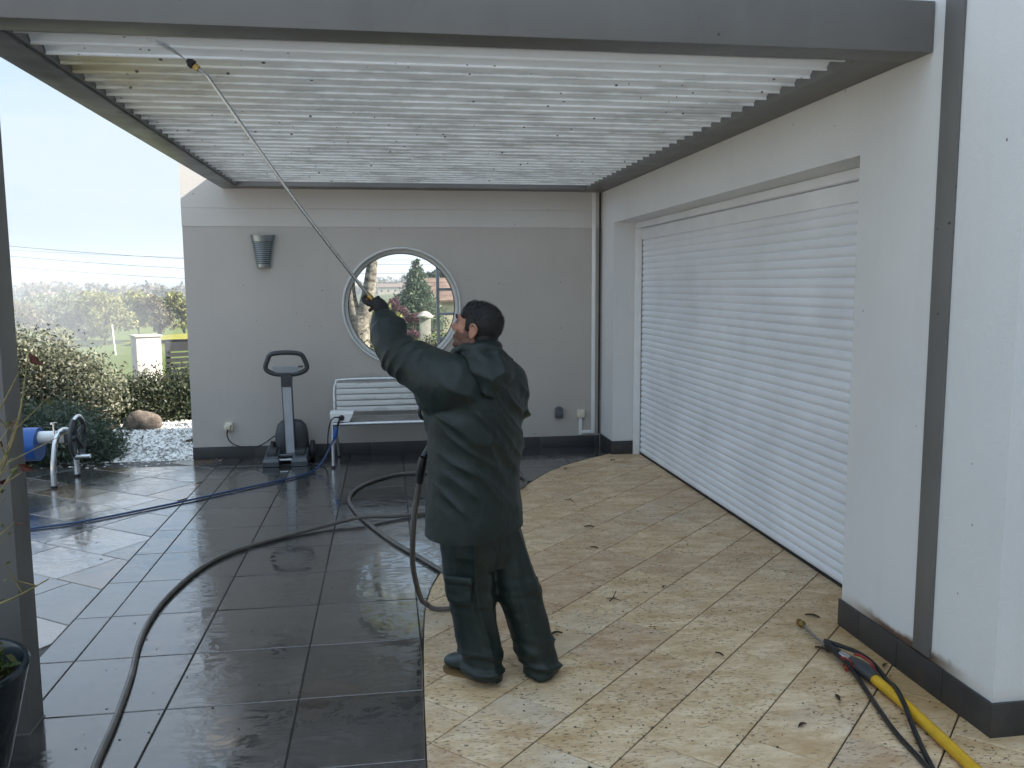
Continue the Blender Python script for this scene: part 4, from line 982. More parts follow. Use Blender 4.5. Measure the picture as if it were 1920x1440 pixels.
MB().box(2.75, 3.0, 57.2, 57.45, -3, .62).box(3.8, 4.9, 58.40, 58.455, -1.8, .4).build('porch', 'house_cream', hx, smooth=0)

def tree(name, label, base, h, cr, m, n=5000, size=.3, seed=1, group=None, trunk_h=.35, tr=.03, lobes=7, cat='tree', limbs=6, shell=.45, conif=False, bark='trunk', **k):
    g = random.Random(seed); x, y, z = base; t = thing(name, label, cat, base, group)
    mb = MB(); top = z + h * (.95 if conif else .72)
    mb.tube(spline([(x, y, z - .5), (x + g.uniform(-.02, .02) * h, y, z + h * .3), (x + g.uniform(-.03, .03) * h, y, top)], 4), [h * tr * (1 - .1 * i) for i in range(9)], 8)
    ells = []
    if conif:
        for i in range(9):
            f = .16 + .09 * i; r = cr * (1 - f) * 1.25 + .06 * cr; ells.append((x + g.uniform(-.1, .1) * r, y, z + h * f, r, r, h * .06))
        ells.append((x, y, z + h * .96, cr * .12, cr * .12, h * .06))
    else:
        for i in range(lobes):
            a = i * 2.4 + g.random(); q = cr * g.uniform(.25, .62) if i else 0; zz = z + h * g.uniform(trunk_h + .12, .84); r = cr * g.uniform(.36, .58)
            ells.append((x + cos(a) * q, y + sin(a) * q * .7, zz, r, r, r * g.uniform(.6, .85)))
        for e in ells[:limbs]: mb.tube(spline([(x, y, z + h * trunk_h * .8), ((x + e[0]) / 2, (y + e[1]) / 2, (z + h * trunk_h + e[2]) / 2), e[:3]], 3), [h * tr * .5 * (1 - .12 * i) for i in range(7)], 5)
    mb.build('trunk', bark, t)
    leaf_cloud('crown', ells, n, size, m, t, seed, shell=shell, **k)
    return t
tree('conifer', 'bushy grey-green conifer in front of the cream bungalow', (1.95, 54, -1.5), 4.8, 1.6, 'leaf_conifer', 13000, .10, 31, conif=True, aspect=2.4, droop=.4, clump=20, spread=.5)
tree('pink_shrub', 'pink flowering shrub beside the conifer, seen through the porthole', (1.30, 41, -1.0), 1.55, .5, 'leaf_pink', 4200, .05, 32, trunk_h=.1, cat='shrub')
tree('purple_shrub', 'dark purple leaved shrub left of the conifer, seen through the porthole', (.62, 50, -1.2), 2.6, .7, 'leaf_pink', 4000, .06, 33, trunk_h=.2, cat='shrub')
tree('round_bush', 'bright green garden bush at the left of the porthole view', (-.1, 33, -.7), 1.7, 1.1, 'leaf_spring', 4000, .09, 34, trunk_h=.1, cat='shrub')
tree('dark_garden_tree', 'dark green tree behind the bungalow roof in the porthole view', (5.2, 76, -2.2), 5.6, 2.3, 'leaf_pine', 5000, .22, 35)
tree('dark_garden_tree', 'dark green tree nearest the conifer above the bungalow roof ridge', (3.1, 78, -2.2), 5.0, 1.6, 'leaf_conifer', 4000, .22, 36)

# ------------------------------------------------------------------ the valley on the left
tree('spring_oak', 'round yellow-green tree standing alone at the edge of the meadow', (-40.6, 131, -7.0), 8.2, 4.4, 'leaf_spring', 9000, .26, 41, trunk_h=.28, tr=.02, lobes=9, bark='bark_dry')
tree('spring_oak', 'yellow-green tree close behind the lone round tree', (-37.3, 136, -7.0), 8.2, 3.6, 'leaf_spring', 7000, .26, 42, trunk_h=.3, tr=.02, lobes=8, bark='bark_dry')
for i, (x, y, h, r, m, lab) in enumerate(((-35.2, 139, 7.4, 2.6, 'leaf_brown', 'bare brownish tree just right of the two yellow-green trees'), (-33.6, 134, 7.9, 2.7, 'leaf_brown', 'bare brownish tree above the flowering yellow field, next to the house wall'), (-31.6, 140, 8.4, 3.0, 'leaf_spring', 'yellowish tree half hidden by the edge of the grey wall'))):
    tree('woodland_tree', lab, (x, y, -7.0), h, r, m, 4800, .22, 50 + i, 'spring trees at the edge of the wood', trunk_h=.18, tr=.013, lobes=8, limbs=8, shell=.25)
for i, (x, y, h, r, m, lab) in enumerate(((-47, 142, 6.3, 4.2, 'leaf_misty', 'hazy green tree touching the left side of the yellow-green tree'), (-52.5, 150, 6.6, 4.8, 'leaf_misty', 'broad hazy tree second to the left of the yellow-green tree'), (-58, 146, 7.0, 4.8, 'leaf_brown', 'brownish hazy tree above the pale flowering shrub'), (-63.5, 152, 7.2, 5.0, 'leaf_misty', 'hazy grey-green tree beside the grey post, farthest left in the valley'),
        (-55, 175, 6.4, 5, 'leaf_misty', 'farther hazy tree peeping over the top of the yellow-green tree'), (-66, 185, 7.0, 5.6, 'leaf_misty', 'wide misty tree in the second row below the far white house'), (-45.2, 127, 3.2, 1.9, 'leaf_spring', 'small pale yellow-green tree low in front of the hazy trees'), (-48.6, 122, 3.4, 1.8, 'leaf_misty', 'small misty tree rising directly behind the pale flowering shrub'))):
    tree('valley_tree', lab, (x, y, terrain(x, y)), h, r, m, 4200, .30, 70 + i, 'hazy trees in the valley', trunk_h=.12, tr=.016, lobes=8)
for i, (x, y, h, r, c, lab) in enumerate(((-129.5, 400, 9.0, 3.6, 1, 'dark pointed tree in the middle of the skyline'), (-123.5, 404, 7.2, 4.2, 0, 'dark rounded tree right of the pointed one on the skyline'), (-164, 400, 9.6, 4.6, 1, 'broad dark conifer on the skyline near the post'), (-170, 400, 7.6, 3.4, 1, 'faint conifer at the left end of the skyline'), (-156, 402, 7.8, 2.4, 1, 'slim dark conifer left of the far white house'), (-151, 402, 7.6, 2.2, 1, 'slim dark conifer standing over the far white house'), (-106.3, 398, 8.6, 2.4, 1, 'lone narrow conifer on the skyline close to the grey wall'), (-112, 410, 6.4, 3.0, 0, 'low rounded tree left of the lone narrow conifer'))):
    tree('distant_tree', lab, (x, y, terrain(x, y) - .6), h, r, 'leaf_pine', 1700, .6, 90 + i, 'dark trees on the skyline', conif=bool(c), trunk_h=.1)
for i, (x, y, w, wl2, lab) in enumerate(((-169, 455, 12, 'house_white', 'long low white house far off on the skyline near the post'), (-150, 462, 7, 'house_white', 'small white house far off, left of the dark pointed tree'), (-128, 470, 8, 'house_cream', 'cream house half hidden in the skyline trees'), (3, 420, 13, 'house_cream', 'pale distant house on the horizon inside the porthole'))):
    garden_house((x, y, terrain(x, y)), w, 9, 3.4, 1.5, lab, 'distant_house', wl2, group='far houses on the skyline', z0=-2)
def wood_mass(name, x0, x1, y0, y1, n, size, m, seed, h0, h1):
    g = random.Random(seed); e = []
    for _ in range(140):
        x = g.uniform(x0, x1); y = g.uniform(y0, y1); h = g.uniform(h0, h1); e.append((x, y, terrain(x, y) + h * .45, h * .9, h * .9, h * .55))
    o = leaf_cloud(name, e, n, size, m, None, seed, clump=14, spread=.5, shell=.4); tag(o, kind='stuff')
wood_mass('far_woods', -330, 60, 480, 760, 15000, 1.9, 'leaf_brown', 6, 4, 8)
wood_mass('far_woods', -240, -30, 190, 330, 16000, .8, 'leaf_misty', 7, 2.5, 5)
post = thing('white_post', 'thin white post standing in the meadow below the round tree', 'post', (-14.6, 50, -2.4))
MB().tube([(-14.95, 50, -2.9), (-15.1, 50, -.35)], [.045, .035], 8).build('shaft', 'frame_white', post)

def wire(a, b, sag, r=.012):
    P = []
    for k in range(25):
        t = k / 24; P.append((a[0] + (b[0] - a[0]) * t, a[1] + (b[1] - a[1]) * t, a[2] + (b[2] - a[2]) * t - sag * 4 * t * (1 - t)))
    return MB().tube(P, r, 5)
# wires: height falls to the right across the gap beside the wall
for zc, lab, yy in ((0.0, 'topmost overhead wire across the sky', 45), (-.50, 'overhead wire just below the topmost one', 45), (-1.02, 'lowest overhead wire across the sky', 45), (.02, 'faint farther overhead wire between the nearer ones', 60)):
    if yy == 45: a, b, sg = (-34, 45, 5.95 + zc), (24, 45, 4.25 + zc * .9), 2.2
    else: a, b, sg = (-44, 60, 5.9), (30, 60, 4.9), 1.9
    tag(wire(a, b, sg, .010 if yy == 45 else .007).build('overhead_wire', 'wire_dark'), lab, 'wire', 'overhead wires')

# ------------------------------------------------------------------ pot at the left front
pot = thing('plant_pot', 'dark glazed pot with a sparse twiggy plant in front of the grey post', 'plant pot', (-1.53, 2.86, 0))
PX, PY = -1.515, 2.88
MB().lathe([(.0, .0), (.17, .0), (.19, .01), (.235, .18), (.275, .36), (.298, .46), (.305, .485), (.300, .497), (.286, .497), (.280, .485), (.262, .42)], (PX, PY, .004), 'Z', 56).build('bowl', 'pot_glaze', pot)
MB().lathe([(.0, .435), (.1, .44), (.2, .432), (.268, .425)], (PX, PY, .004), 'Z', 40).build('soil', 'soil', pot)
pl = thing('twiggy_plant', 'straggly thin twigs with a few red-brown leaves growing from the dark pot', 'plant', (PX, PY, .44))
g = random.Random(12); mb = MB(); lv = []
tips = []
for k in range(15):
    a = g.uniform(-1.2, 1.6); q = g.uniform(.1, .52); h = g.uniform(.35, 1.15)
    b = Vector((PX + g.uniform(-.1, .12), PY + g.uniform(-.1, .1), .435)); t = Vector((PX + q * cos(a) * .95, PY - .05 + q * sin(a) * .5, .45 + h))
    P = spline([b, b.lerp(t, .4) + Vector((g.uniform(-.06, .06), g.uniform(-.05, .05), .06)), b.lerp(t, .75) + Vector((g.uniform(-.04, .04), 0, .03)), t], 5)
    mb.tube(P, [.0064 * (1 - .045 * i) for i in range(len(P))], 5)
    for s_ in range(3):
        i = g.randint(5, len(P) - 2); d = Vector((g.uniform(-.12, .2), g.uniform(-.1, .1), g.uniform(.02, .16))); mb.tube([P[i], P[i] + d * .6, P[i] + d], [.0026, .002, .0012], 4); tips.append(P[i] + d)
    tips += [P[-1], P[-4], P[9]]
mb.build('twig', 'twig_green', pl)
def leafquads(pts, s, seed):
    g = random.Random(seed); mb = MB()
    for p in pts:
        a = Vector((g.gauss(0, 1), g.gauss(0, 1), g.gauss(-.4, .8))).normalized(); b = a.cross(Vector((g.gauss(0, 1), g.gauss(0, 1), g.gauss(0, 1)))).normalized(); q = s * g.uniform(.6, 1.3); n_ = a.cross(b) * q * .15
        mb.add([p, p + a * q * .45 + b * q * .3 + n_, p + a * q, p + a * q * .45 - b * q * .3 + n_, p + a * q * .5], [(0, 1, 4), (1, 2, 4), (2, 3, 4), (3, 0, 4)])
    return mb
leafquads([t for t in tips if g.random() < .30], .055, 3).build('red_leaves', 'red_leaf', pl)
leafquads([t for t in tips if g.random() < .55], .026, 4).build('green_leaves', 'leaf_pot', pl)
leaf_cloud('low_leaves', [(PX + .13, PY - .02, .49, .13, .18, .05)], 700, .026, 'leaf_pot', pl, 8, shell=.1)

# ------------------------------------------------------------------ the man with the spray lance
F_ = Vector((-.70, .714, 0)).normalized(); L_ = Vector((-F_.y, F_.x, 0)); L_ = Vector((-.714, -.70, 0)).normalized()   # facing, his left
man = thing('person', 'man in a dark green rain suit raising a long spray lance towards the pergola roof', 'person', (.42, 3.62, 0))
def ell(c, a, b, n=28, yaw=None, sq=1.0, tilt=Vector((0, 0, 0))):
    """horizontal ring: a along his left, b along his front"""
    l, f = (L_, F_) if yaw is None else (Vector((cos(yaw), sin(yaw), 0)), Vector((-sin(yaw), cos(yaw), 0)))
    out = []
    for k in range(n):
        t = 2 * pi * k / n; ct, st = cos(t), sin(t)
        e = Vector(c) + l * (a * math.copysign(abs(ct) ** sq, ct)) + f * (b * math.copysign(abs(st) ** sq, st))
        out.append(e + Vector((0, 0, tilt.x * ct + tilt.y * st)))
    return out
SHL, SHR = Vector((.255, 3.515, 1.365)), Vector((.508, 3.735, 1.335))
ELL, HAL = Vector((.035, 3.635, 1.478)), Vector((-.022, 3.795, 1.630))
ELR, HAR = Vector((.528, 3.748, 1.165)), Vector((.325, 3.905, 1.125))
HC = Vector((.384, 3.625, 1.560))                                      # middle of the head
hf = Vector((-.86, .44, .25)).normalized(); hl = Vector((0, 0, 1)).cross(hf).normalized(); hu = hf.cross(hl).normalized()
HF = Matrix((hf, hl, hu)).transposed()                                  # columns: front, his left, up
def HP(f, l, u): return HC + HF @ Vector((f, l, u))

# --- one continuous body: head, neck, trunk, arms, hands, legs
mb = MB()
mb.ball(HP(-.012, 0, .028), (.096, .076, .088), 28, 18, HF)             # cranium
mb.ball(HP(.030, 0, -.012), (.066, .062, .082), 22, 14, HF)             # face
mb.ball(HP(.042, 0, -.072), (.046, .046, .036), 18, 12, HF)             # jaw
mb.ball(HP(.076, 0, -.088), (.018, .022, .016), 14, 8, HF)              # chin
mb.ball(HP(.008, .040, -.060), (.040, .018, .030), 14, 8, HF).ball(HP(.008, -.040, -.060), (.040, .018, .030), 14, 8, HF)
mb.tube([HP(.088, 0, .018), HP(.098, 0, 0), HP(.108, 0, -.018), (HP(.100, 0, -.026))], [.008, .010, .013, .008], 10)   # nose
mb.ball(HP(.095, .013, -.024), (.010, .008, .008), 8, 6, HF).ball(HP(.095, -.013, -.024), (.010, .008, .008), 8, 6, HF)
mb.tube([HP(.070, .048, .028), HP(.084, .026, .034), HP(.086, 0, .030), HP(.084, -.026, .034), HP(.070, -.048, .028)], [.008, .011, .009, .011, .008], 8)  # brow
mb.ball(HP(.060, .044, -.012), (.022, .018, .016), 10, 8, HF).ball(HP(.060, -.044, -.012), (.022, .018, .016), 10, 8, HF)
mb.ball(HP(.088, 0, -.052), (.011, .023, .0065), 12, 8, HF).ball(HP(.086, 0, -.064), (.011, .020, .007), 12, 8, HF)     # lips
for s_ in (1, -1):                                                      # ears
    mb.ball(HP(-.012, s_ * .076, -.008), (.018, .010, .030), 14, 10, HF)
    mb.tube(spline([HP(.004, s_ * .078, .006), HP(-.002, s_ * .086, .024), HP(-.018, s_ * .091, .028), HP(-.032, s_ * .089, .012), HP(-.028, s_ * .084, -.012), HP(-.012, s_ * .079, -.036)], 4), .0052, 7)
mb.tube([HP(-.028, 0, -.03), (.392, 3.63, 1.47), (.392, 3.628, 1.38), (.385, 3.625, 1.30)], [.062, .060, .064, .09], 18)
mb.rings([ell((.375, 3.622, .80), .155, .11), ell((.375, 3.622, .95), .14, .10), ell((.38, 3.625, 1.12), .165, .115), ell((.38, 3.625, 1.28), .17, .11), ell((.385, 3.625, 1.36), .10, .08)])
mb.tube([SHL + Vector((.04, .02, -.02)), SHL, SHL.lerp(ELL, .5), ELL, ELL.lerp(HAL, .5), HAL - Vector((0, .01, .02))], [.06, .055, .047, .040, .036, .028], 14)
mb.tube([SHR - Vector((.04, .02, .02)), SHR, SHR.lerp(ELR, .5), ELR, ELR.lerp(HAR, .5), HAR], [.06, .055, .047, .040, .036, .028], 14)
mb.tube([(.33, 3.585, .80), (.345, 3.585, .55), (.362, 3.60, .36), (.382, 3.595, .10), (.385, 3.59, .03)], [.075, .072, .055, .04, .036], 14)
mb.tube([(.43, 3.66, .80), (.50, 3.65, .55), (.575, 3.625, .34), (.640, 3.60, .10), (.650, 3.595, .03)], [.075, .072, .055, .04, .036], 14)
lance_d = Vector((-.335, -.035, .475)).normalized()
def hand(mb, c, ax, out, r=.017, sc=1.0):
    """palm on one side of the shaft, four unequal fingers and the thumb closed round it"""
    ax = ax.normalized(); out = (out - ax * out.dot(ax)).normalized(); sd = ax.cross(out)
    mb.ball(c + out * (.030 * sc), (.046 * sc, .032 * sc, .019 * sc), 14, 10, Matrix((ax, sd, out)).transposed())
    for k, (o_, ln, rr) in enumerate(((.034, 1.0, .0092), (.012, 1.08, .0098), (-.010, 1.02, .0094), (-.031, .88, .0080))):
        b = c + ax * (o_ * sc); R0 = .026 * sc
        P = [b + (out * cos(t) + sd * sin(t)) * (R0 + (.006 if k == 1 else 0)) for t in [.35 + ln * .72 * i for i in range(6)]]
        mb.tube(P, [rr * sc * (1 - .05 * i) for i in range(6)], 8); mb.ball(P[-1], rr * sc * .8, 8, 6); mb.ball(P[0], rr * sc * 1.08, 8, 6)
    P = [c + ax * (.020 * sc) + out * (.030 * sc) - sd * (.018 * sc), c + ax * (.048 * sc) + out * (.012 * sc) - sd * (.030 * sc), c + ax * (.062 * sc) - out * (.012 * sc) - sd * (.022 * sc), c + ax * (.064 * sc) - out * (.026 * sc) - sd * (.002 * sc)]
    mb.tube(spline(P, 3), [.0125, .0122, .012, .0115, .011, .0105, .0102, .010, .0098, .009], 8)
GL = Vector((-.034, 3.803, 1.648))
hand(mb, GL, lance_d, Vector((.6, -.55, -.45)), sc=.95)
hand(mb, HAR + Vector((-.035, .01, .015)), Vector((-.35, .05, .55)), Vector((.7, -.3, .2)), sc=.95)
body = remesh(mb, 'body', ['skin', 'stubble'], .0036, 3, man)
inv = HF.transposed()
for p in body.data.polygons:
    q = inv @ (p.center + root_loc(man) - HC)
    if q.z < .002 and q.x > -.012 + (q.z + .03) * -.25 and abs(q.y) < .075 and q.z > -.115 and not (q.x > .074 and q.z > -.034) and q.z < -.018 + (.030 if q.x < .035 else -.006): p.material_index = 1
eyes = MB()
for s_ in (1, -1): eyes.ball(HP(.077, s_ * .032, .012), (.011, .011, .010), 12, 8, HF)
eyes.build('eyes', 'eye', man)
mb = MB()
for s_ in (1, -1): mb.tube(spline([HP(.080, s_ * .052, .031), HP(.094, s_ * .032, .040), HP(.095, s_ * .012, .034)], 3), .0045, 6)
mb.build('eyebrows', 'hair', man)

# --- cropped dark hair: a shell that hugs the skull, plus short strands
hb = MB()
hb.ball(HP(-.012, 0, .028), (.096, .076, .088), 60, 44, HF).ball(HP(.022, 0, .040), (.075, .070, .072), 40, 28, HF).ball(HP(-.040, 0, -.030), (.060, .064, .06), 40, 28, HF)
def sst(a, b, x): t = max(0, min(1, (x - a) / (b - a))); return t * t * (3 - 2 * t)
def hairline(q):
    top = sst(.030, .052, q.z - max(0, q.x - .02) * .15) * sst(.074, .050, q.x)        # crown to the forehead
    back = sst(.006, -.022, q.x + max(0, -.01 - q.z) * .35) * sst(-.088, -.066, q.z)   # back and sides, behind the ear
    side = sst(.018, .002, abs(q.x - .012) - .012) * sst(-.022, -.006, q.z) * .9      # sideburn
    return max(top, back, side)
def hd(c, n):
    q = inv @ (c - HC); m = hairline(q); tp = sst(-.02, .07, q.z)
    return n * (-.006 + m * (.0075 + .0035 * tp) + m * .0012 * noise.noise(c * 110) + m * .0016 * noise.noise(c * 40))
hair = remesh(hb, 'hair', 'hair', .0042, 2, man, hd)
bm = bmesh.new(); bm.from_mesh(hair.data)
bmesh.ops.delete(bm, geom=[f for f in bm.faces if hairline(inv @ (f.calc_center_median() + root_loc(man) - HC)) < .04], context='FACES')
hr = random.Random(2); bm.faces.ensure_lookup_table(); fs = list(bm.faces); V = []; Fc = []
for _ in range(5200):
    f = fs[hr.randrange(len(fs))]; c = f.calc_center_median(); q = inv @ (c + root_loc(man) - HC); m = hairline(q)
    if hr.random() > m: continue
    ln = .004 + .007 * sst(0, .08, q.z); d = (f.normal * .35 - hf * .45 - hu * .35 * (1 - sst(0, .07, q.z)) + Vector((hr.gauss(0, .3), hr.gauss(0, .3), .1 + hr.gauss(0, .3)))).normalized() * ln
    s_ = d.orthogonal().normalized() * .0011; k = len(V); c = c - f.normal * .001; V += [c - s_, c + s_, c + d]; Fc.append((k, k + 1, k + 2))
bm.to_mesh(hair.data); bm.free(); hair.data.shade_smooth()
me = bpy.data.meshes.new('strands'); me.from_pydata([tuple(v) for v in V], [], Fc); me.materials.append(M['hair'])
so = link('strands', me, hair, root_loc(man)); WL[hair] = root_loc(man); so.location = (0, 0, 0)

# --- rain jacket
def fold(p, ax, al, fa, fl, seed, sharp=1.6):
    """creases that run along al and repeat across ax"""
    a = p.dot(ax) * fa; b = p.dot(al) * fl
    v = noise.noise(Vector((a + .35 * noise.noise(p * 5 + Vector((seed, 0, 0))), b, seed * 3.1))); return (1 - abs(v) * 2) if sharp > 1 else v
jb = MB()
tz = [(.625, .240, .182, .366, 3.612), (.70, .240, .182, .366, 3.612), (.82, .232, .176, .364, 3.615), (.95, .222, .168, .366, 3.618), (1.06, .226, .168, .370, 3.62), (1.18, .236, .168, .376, 3.622), (1.28, .232, .158, .380, 3.624), (1.355, .19, .13, .382, 3.625), (1.41, .12, .095, .385, 3.626), (1.455, .085, .08, .387, 3.628)]
jb.rings([ell((x, y, z), a, b, 40, sq=.86) for z, a, b, x, y in tz])
def sleeve(P, R): jb.tube(spline(P, 5), np.interp(np.linspace(0, 1, (len(P) - 1) * 5 + 1), np.linspace(0, 1, len(R)), R), 22)
sleeve([(.36, 3.60, 1.27), SHL + Vector((.005, .0, -.03)), SHL.lerp(ELL, .55) + Vector((0, 0, -.02)), ELL + Vector((-.002, -.005, -.005)), ELL.lerp(HAL, .45) + Vector((-.004, -.004, .004)), ELL.lerp(HAL, .86)], [.135, .128, .105, .082, .072, .052])
jb.ball(ELL + Vector((.0, .0, .0)), (.080, .075, .078), 18, 12)
jb.ball(ELL.lerp(HAL, .42) + Vector((.030, .0, .010)), (.055, .055, .06), 16, 10)
jb.ball((.235, 3.555, 1.30), (.13, .12, .11), 20, 12)
sleeve([(.43, 3.67, 1.27), SHR + Vector((-.01, 0, -.02)), SHR.lerp(ELR, .5) + Vector((.0, 0, 0)), ELR + Vector((0, 0, .005)), ELR.lerp(HAR, .45) + Vector((-.01, 0, .01)), ELR.lerp(HAR, .86)], [.13, .122, .104, .088, .074, .058])
jb.ball(ELR + Vector((-.012, 0, .01)), (.084, .08, .086), 18, 12).ball((.50, 3.71, 1.12), (.085, .09, .11), 18, 12)
jb.ball((.50, 3.70, 1.25), (.105, .11, .13), 20, 12)
jb.ball((.245, 3.59, 1.19), (.10, .10, .14), 18, 12)
S0 = Vector((.235, 3.50, 1.22)); X1 = Vector((.62, .30, -.72)).normalized()
def jd(c, n):
    d = Vector((0, 0, 0))
    along = Vector((.70, 0, -.71)); acr = Vector((.71, .25, .70))
    body_w = sst(.74, .95, c.z) * sst(1.40, 1.22, c.z) * sst(.12, .26, c.x)
    f1 = fold(c, acr, along, 8.5, 1.7, 1); f2 = fold(c, acr, along, 15, 2.6, 2)
    h = body_w * (.015 * (max(0, f1) ** 1.8 - .35) + .010 * (max(0, f2) ** 2 - .3))
    aw = sst(.22, .12, c.x)                                             # raised sleeve: creases run round the bend of the elbow
    r = (c - ELL).length; h += aw * .015 * (max(0, fold(c, (HAL - SHL).normalized(), L_, 15, 4, 3)) ** 1.5 - .35) * sst(.30, .05, r)
    h += sst(.14, .28, c.x) * sst(.40, .26, c.x) * sst(1.12, 1.22, c.z) * .020 * (max(0, fold(c, Vector((.45, 0, .9)), Vector((.9, 0, -.45)), 11, 2, 4)) ** 1.5 - .35)
    rw = sst(.50, .56, c.x) * sst(1.02, 1.08, c.z) * sst(1.34, 1.2, c.z); h += rw * .008 * (max(0, fold(c, Vector((.2, 0, .98)), Vector((.98, 0, -.2)), 17, 4, 5)) ** 1.4 - .3)
    h += sst(.95, .72, c.z) * .007 * noise.noise(Vector((c.x * 9, c.y * 9, c.z * 3)))
    h += .003 * noise.noise(c * 16)
    yk = c.z - (1.235 - .22 * (c.x - .36)); h -= .0035 * max(0, 1 - abs(yk) / .006) * sst(.30, .36, c.x)   # yoke seam
    return n * h
jacket = remesh(jb, 'jacket', 'rain_cloth', .0070, 10, man, jd)
bm = bmesh.new(); bm.from_mesh(jacket.data)                             # cut the hem square and turn it in
bmesh.ops.bisect_plane(bm, geom=bm.verts[:] + bm.edges[:] + bm.faces[:], plane_co=(0, 0, .692), plane_no=(.02, .05, -1), clear_outer=True)
hem = [e for e in bm.edges if e.is_boundary]
r = bmesh.ops.extrude_edge_only(bm, edges=hem)
for v in r['geom']:
    if isinstance(v, bmesh.types.BMVert): v.co = Vector((v.co.x + (.366 - .42 - v.co.x) * .05, v.co.y - v.co.y * .05, v.co.z + .004))
r2 = bmesh.ops.extrude_edge_only(bm, edges=[e for e in r['geom'] if isinstance(e, bmesh.types.BMEdge)])
for v in r2['geom']:
    if isinstance(v, bmesh.types.BMVert): v.co.z += .10
bm.to_mesh(jacket.data); bm.free(); jacket.data.shade_smooth(); jacket.data.set_sharp_from_angle(angle=radians(70))
hd_ = MB()                                                              # collar and the hood lying on the back
cN = Vector((.380, 3.627, 1.452))
ring = []
for k in range(26):
    t = 2 * pi * k / 26; ring.append(cN + F_ * (.088 * cos(t)) + L_ * (.086 * sin(t)) + Vector((0, 0, .004 - .020 * cos(t) + .010)))
hd_.tube(ring, .026, 12, closed=True)
hd_.tube([r - Vector((0, 0, .03)) for r in ring], .026, 12, closed=True)
def hull(pts):                                                          # folded, flat-sided cloth shape
    bm = bmesh.new()
    for p in pts: bm.verts.new(p)
    bmesh.ops.convex_hull(bm, input=bm.verts[:]); bm.verts.index_update()
    bmesh.ops.delete(bm, geom=[v for v in bm.verts if not v.link_faces], context='VERTS'); bm.verts.index_update()
    hd_.add([v.co[:] for v in bm.verts], [[v.index for v in f.verts] for f in bm.faces]); bm.free()
hull([(.296, 3.540, 1.482), (.345, 3.475, 1.488), (.455, 3.490, 1.480), (.535, 3.530, 1.416), (.552, 3.545, 1.388), (.522, 3.490, 1.352), (.428, 3.430, 1.285), (.392, 3.432, 1.298), (.338, 3.445, 1.400), (.430, 3.395, 1.370), (.480, 3.415, 1.395), (.32, 3.475, 1.45), (.40, 3.56, 1.36), (.48, 3.60, 1.36), (.47, 3.60, 1.42)])
hd_.tube(spline([(.292, 3.575, 1.470), (.325, 3.515, 1.486), (.385, 3.492, 1.486), (.455, 3.508, 1.470), (.520, 3.548, 1.425)], 5), [.016, .018, .020, .021, .022, .022, .022, .022, .022, .022, .022, .022, .022, .022, .021, .021, .020, .019, .018, .017, .016], 10)
hood = remesh(hd_, 'hood', 'rain_cloth', .0046, 4, man, lambda c, n: n * (.007 * noise.noise(c * 12) + .007 * (max(0, fold(c, Vector((.5, .3, .8)), Vector((.8, .1, -.6)), 14, 3, 8)) ** 1.5 - .3)))

# --- over-trousers
tb = MB()
tb.rings([ell((.372, 3.620, .84), .19, .145, 30), ell((.380, 3.622, .72), .195, .150, 30), ell((.395, 3.622, .60), .188, .145, 30), ell((.405, 3.622, .52), .15, .12, 30)])
def leg_(P): tb.rings([ell((x, y, z), a, b, 30, yaw=.25) for x, y, z, a, b in P])
leg_([(.318, 3.588, .78, .098, .11), (.322, 3.588, .66, .112, .122), (.338, 3.592, .50, .109, .115), (.354, 3.597, .35, .102, .106), (.372, 3.598, .20, .094, .102), (.386, 3.592, .115, .089, .102), (.392, 3.588, .065, .088, .108), (.396, 3.590, .022, .082, .104)])
leg_([(.43, 3.66, .78, .10, .11), (.472, 3.655, .66, .108, .12), (.515, 3.645, .50, .106, .115), (.563, 3.63, .35, .100, .107), (.604, 3.615, .22, .092, .102), (.632, 3.604, .13, .088, .10), (.652, 3.596, .07, .082, .10), (.663, 3.590, .016, .074, .088)])
def td(c, n):
    lx = (.318 + (.78 - c.z) * .10) if c.x < .44 + (.62 - c.z) * .12 else 0
    f1 = fold(c, Vector((.95, .3, .15)), Vector((-.1, 0, .99)), 13, 1.6, 11); low = sst(.26, .06, c.z)
    f2 = fold(c, Vector((.15, .1, .97)), Vector((.95, .2, -.2)), 17, 3.2, 12); kn = sst(.12, .0, abs(c.z - .40))
    h = .014 * (max(0, f1) ** 1.8 - .35) * (1 - .6 * low) + (.021 * low + .010 * kn) * (max(0, f2) ** 1.4 - .35) + .0035 * noise.noise(c * 17)
    return n * h
trous = remesh(tb, 'trousers', 'rain_cloth', .0070, 4, man, td)
pk = MB()                                                               # cargo pocket on the left thigh
pk.box(.226, .336, 3.468, 3.50, .402, .505, .010, radians(-24), (.28, 3.48)); pk.box(.221, .341, 3.462, 3.496, .488, .522, .008, radians(-24), (.28, 3.478))
remesh(pk, 'pocket', 'rain_cloth', .005, 3, man, lambda c, n: n * .004 * noise.noise(c * 25))
